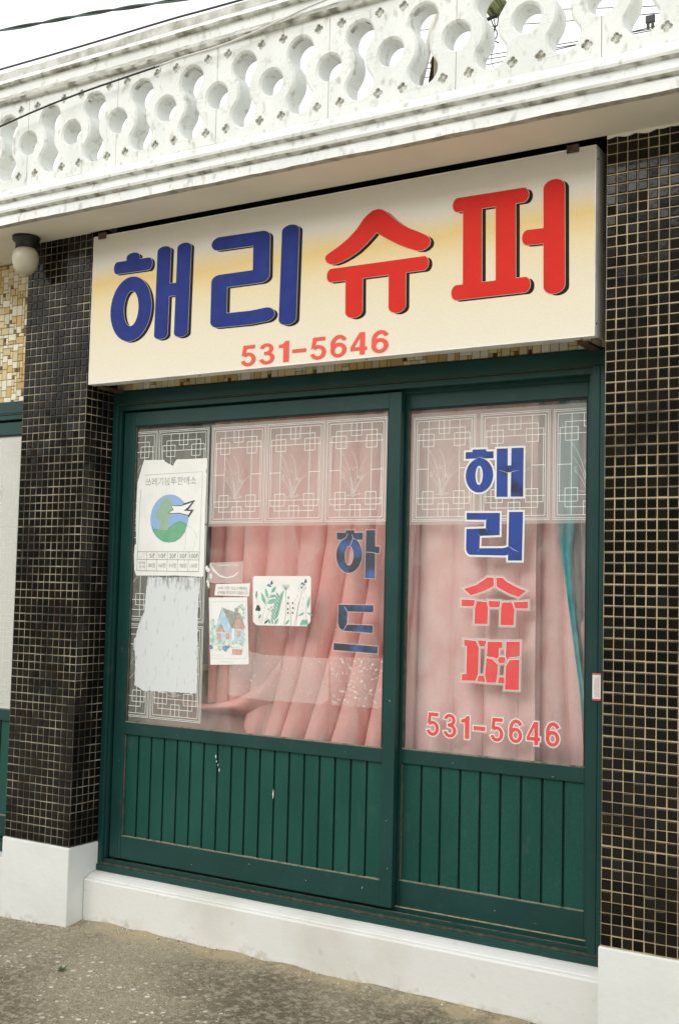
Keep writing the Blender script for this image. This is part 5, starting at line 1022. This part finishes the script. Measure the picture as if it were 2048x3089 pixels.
def coil(b):
    for i in range(6):
        d = Vector((.017*i-.04, .012*math.sin(i*2), .004*math.cos(i))); b.tube([Vector((-.655, .30, 4.02))+d, Vector((-.625, .30, 3.945))+d, Vector((-.575, .30, 3.868))+d*.9], .010, OLIVE, 8)
    b.tube([(-.66, .31, 3.862), (-.60, .30, 3.870), (-.54, .30, 3.89)], .008, WIRE, 7)
    for dx in (0, .02, -.015): b.tube(catmull([(-.605+dx, .30, 3.868), (-.60+dx*.4, .30, 3.83), (-.604-dx, .30, 3.79), (-.603+dx, .30, 3.755)]), .0025, WIRE, 5)
    b.tube(catmull([(-.60, .3, 3.75), (-.615, .3, 3.70), (-.600, .3, 3.65), (-.585, .3, 3.60)]), .0012, WIRE, 5)
tag(part('cable_bundle', None, coil), 'olive green cable bundle hanging behind the balustrade', 'cables')
farw = [((-4.2, 6, 7.35), (2, 6, 6.2)), ((-4, 6, 6.75), (2, 6, 6.55)), ((-4, 6, 6.60), (2, 6, 6.83)), ((-4, 6, 6.695), (2, 6, 6.60)), ((-4, 6, 7.1), (2, 6, 6.35)), ((-4, 6, 6.50), (2, 6, 6.80))]
hts = ['highest', 'second', 'third', 'fourth', 'fifth', 'lowest']
for i, (a, c) in enumerate(farw):
    A, B_ = Vector(a), Vector(c)
    tag(part('power_line', None, lambda b: b.tube([A.lerp(B_, k/16)-Vector((0, 0, .12*math.sin(math.pi*k/16))) for k in range(17)], .0045, WIRE, 5)), 'thin distant power line seen through the right end of the balustrade', 'wire', 'distant power lines')
def clamp():
    t = thing('line_clamp', 'small black clamp on the distant power lines at the far right', 'clamp', (-1.67, 5.96, 6.6))
    part('clamp_body', t, lambda b: (b.box((-1.71, 5.95, 6.60), (-1.63, 5.98, 6.665), WIRE, .004), b.box((-1.70, 5.95, 6.55), (-1.68, 5.98, 6.5995), WIRE, .003), b.box((-1.66, 5.95, 6.55), (-1.64, 5.98, 6.5995), WIRE, .003)))
clamp()
# ------------------------------------------------------------------ small things on the ground
def weed(b):
    rnd = random.Random(6)
    for i in range(14):
        a = rnd.uniform(0, 6.28); l = rnd.uniform(.012, .03); w = .004; c = Vector((-2.04+rnd.uniform(-.02, .02), -.41+rnd.uniform(-.012, .012), ground_z(-2.04, -.41)+.004)); d = Vector((math.cos(a), math.sin(a), rnd.uniform(.1, .5))); n_ = Vector((-d.y, d.x, 0))*w
        b.add([c, c+d*l*.5+n_, c+d*l, c+d*l*.5-n_], [(0, 1, 2, 3)], LEAF)
tag(part('weed', None, weed), 'tiny green weed sprouting from the concrete ground near the narrow pillar', 'weed')
def sprout(b):
    for a in (.4, 1.5, 2.6): b.add([(-2.71, -.20, 3.375), (-2.71+.012*math.cos(a)-.004, -.20, 3.385+.012*math.sin(a)), (-2.71+.028*math.cos(a), -.20, 3.378+.026*math.sin(a)), (-2.71+.014*math.cos(a)+.005, -.20, 3.378+.010*math.sin(a))], [(0, 1, 2, 3)], LEAF)
tag(part('sprout', None, sprout), 'tiny green sprout in a balustrade opening at far left', 'weed')

def grit():
    b = MB(); rnd = random.Random(21)
    for i in range(420):
        x = rnd.uniform(-3.0, .1); wall = .09 if -2.41 < x < -.05 else -.008
        y = wall-abs(rnd.gauss(0, .035))-.003 if i % 4 else rnd.uniform(-1.3, 0); r_ = rnd.uniform(.0012, .0045)*(1.5 if i % 17 == 0 else 1); z = ground_z(x, y)+r_*.3
        P = [Vector((rnd.uniform(.6, 1.2)*sx, rnd.uniform(.6, 1.2)*sy, rnd.uniform(.5, 1)*sz)) for sx, sy, sz in ((1, 0, 0), (-1, 0, 0), (0, 1, 0), (0, -1, 0), (0, 0, 1), (0, 0, -1))]
        b.add([(x+p.x*r_, y+p.y*r_, z+p.z*r_) for p in P], [(0, 2, 4), (2, 1, 4), (1, 3, 4), (3, 0, 4), (2, 0, 5), (1, 2, 5), (3, 1, 5), (0, 3, 5)], GRITW if rnd.random() < .45 else GRITD)
    o = b.build('grit'); o['kind'] = 'stuff'; tag(o, 'loose grit and flaked paint crumbs along the foot of the white plinth', 'grit')
GRITW = M('flaked_white_paint', (.72, .70, .64), .9); GRITD = M('brown_crumb', (.20, .16, .10), .9)
grit()
# ------------------------------------------------------------------ the row across the street (seen only as reflections in tiles and glass)
def across():
    t = thing('street_house', 'plain tan house with a flat roof across the street', 'house', (-8, -15, .0))
    TAN = M('tan_render', (.26, .22, .155), .9, (.20, .165, .11), .6); WIN = M('dark_house_window', (.03, .035, .035), .2)
    part('wall', t, lambda b: (b.box((-28, -21, -.6), (-9, -15, 4.9), TAN, .02), b.box((-8.99, -21, -.6), (7, -15.2, 8.2), TAN, .02)))
    part('roof', t, lambda b: b.box((-28.3, -21.3, 4.9005), (-9.1, -14.7, 5.2), TAN, .02)); part('roof', t, lambda b: b.box((-9.09, -21.3, 8.2005), (7.3, -14.9, 8.5), TAN, .02))
    for i in range(8): part('window', t, lambda b: b.box((-24+i*4.2, -15.03, 1.1), (-22.2+i*4.2, -14.99, 2.7), WIN, .005))
across()
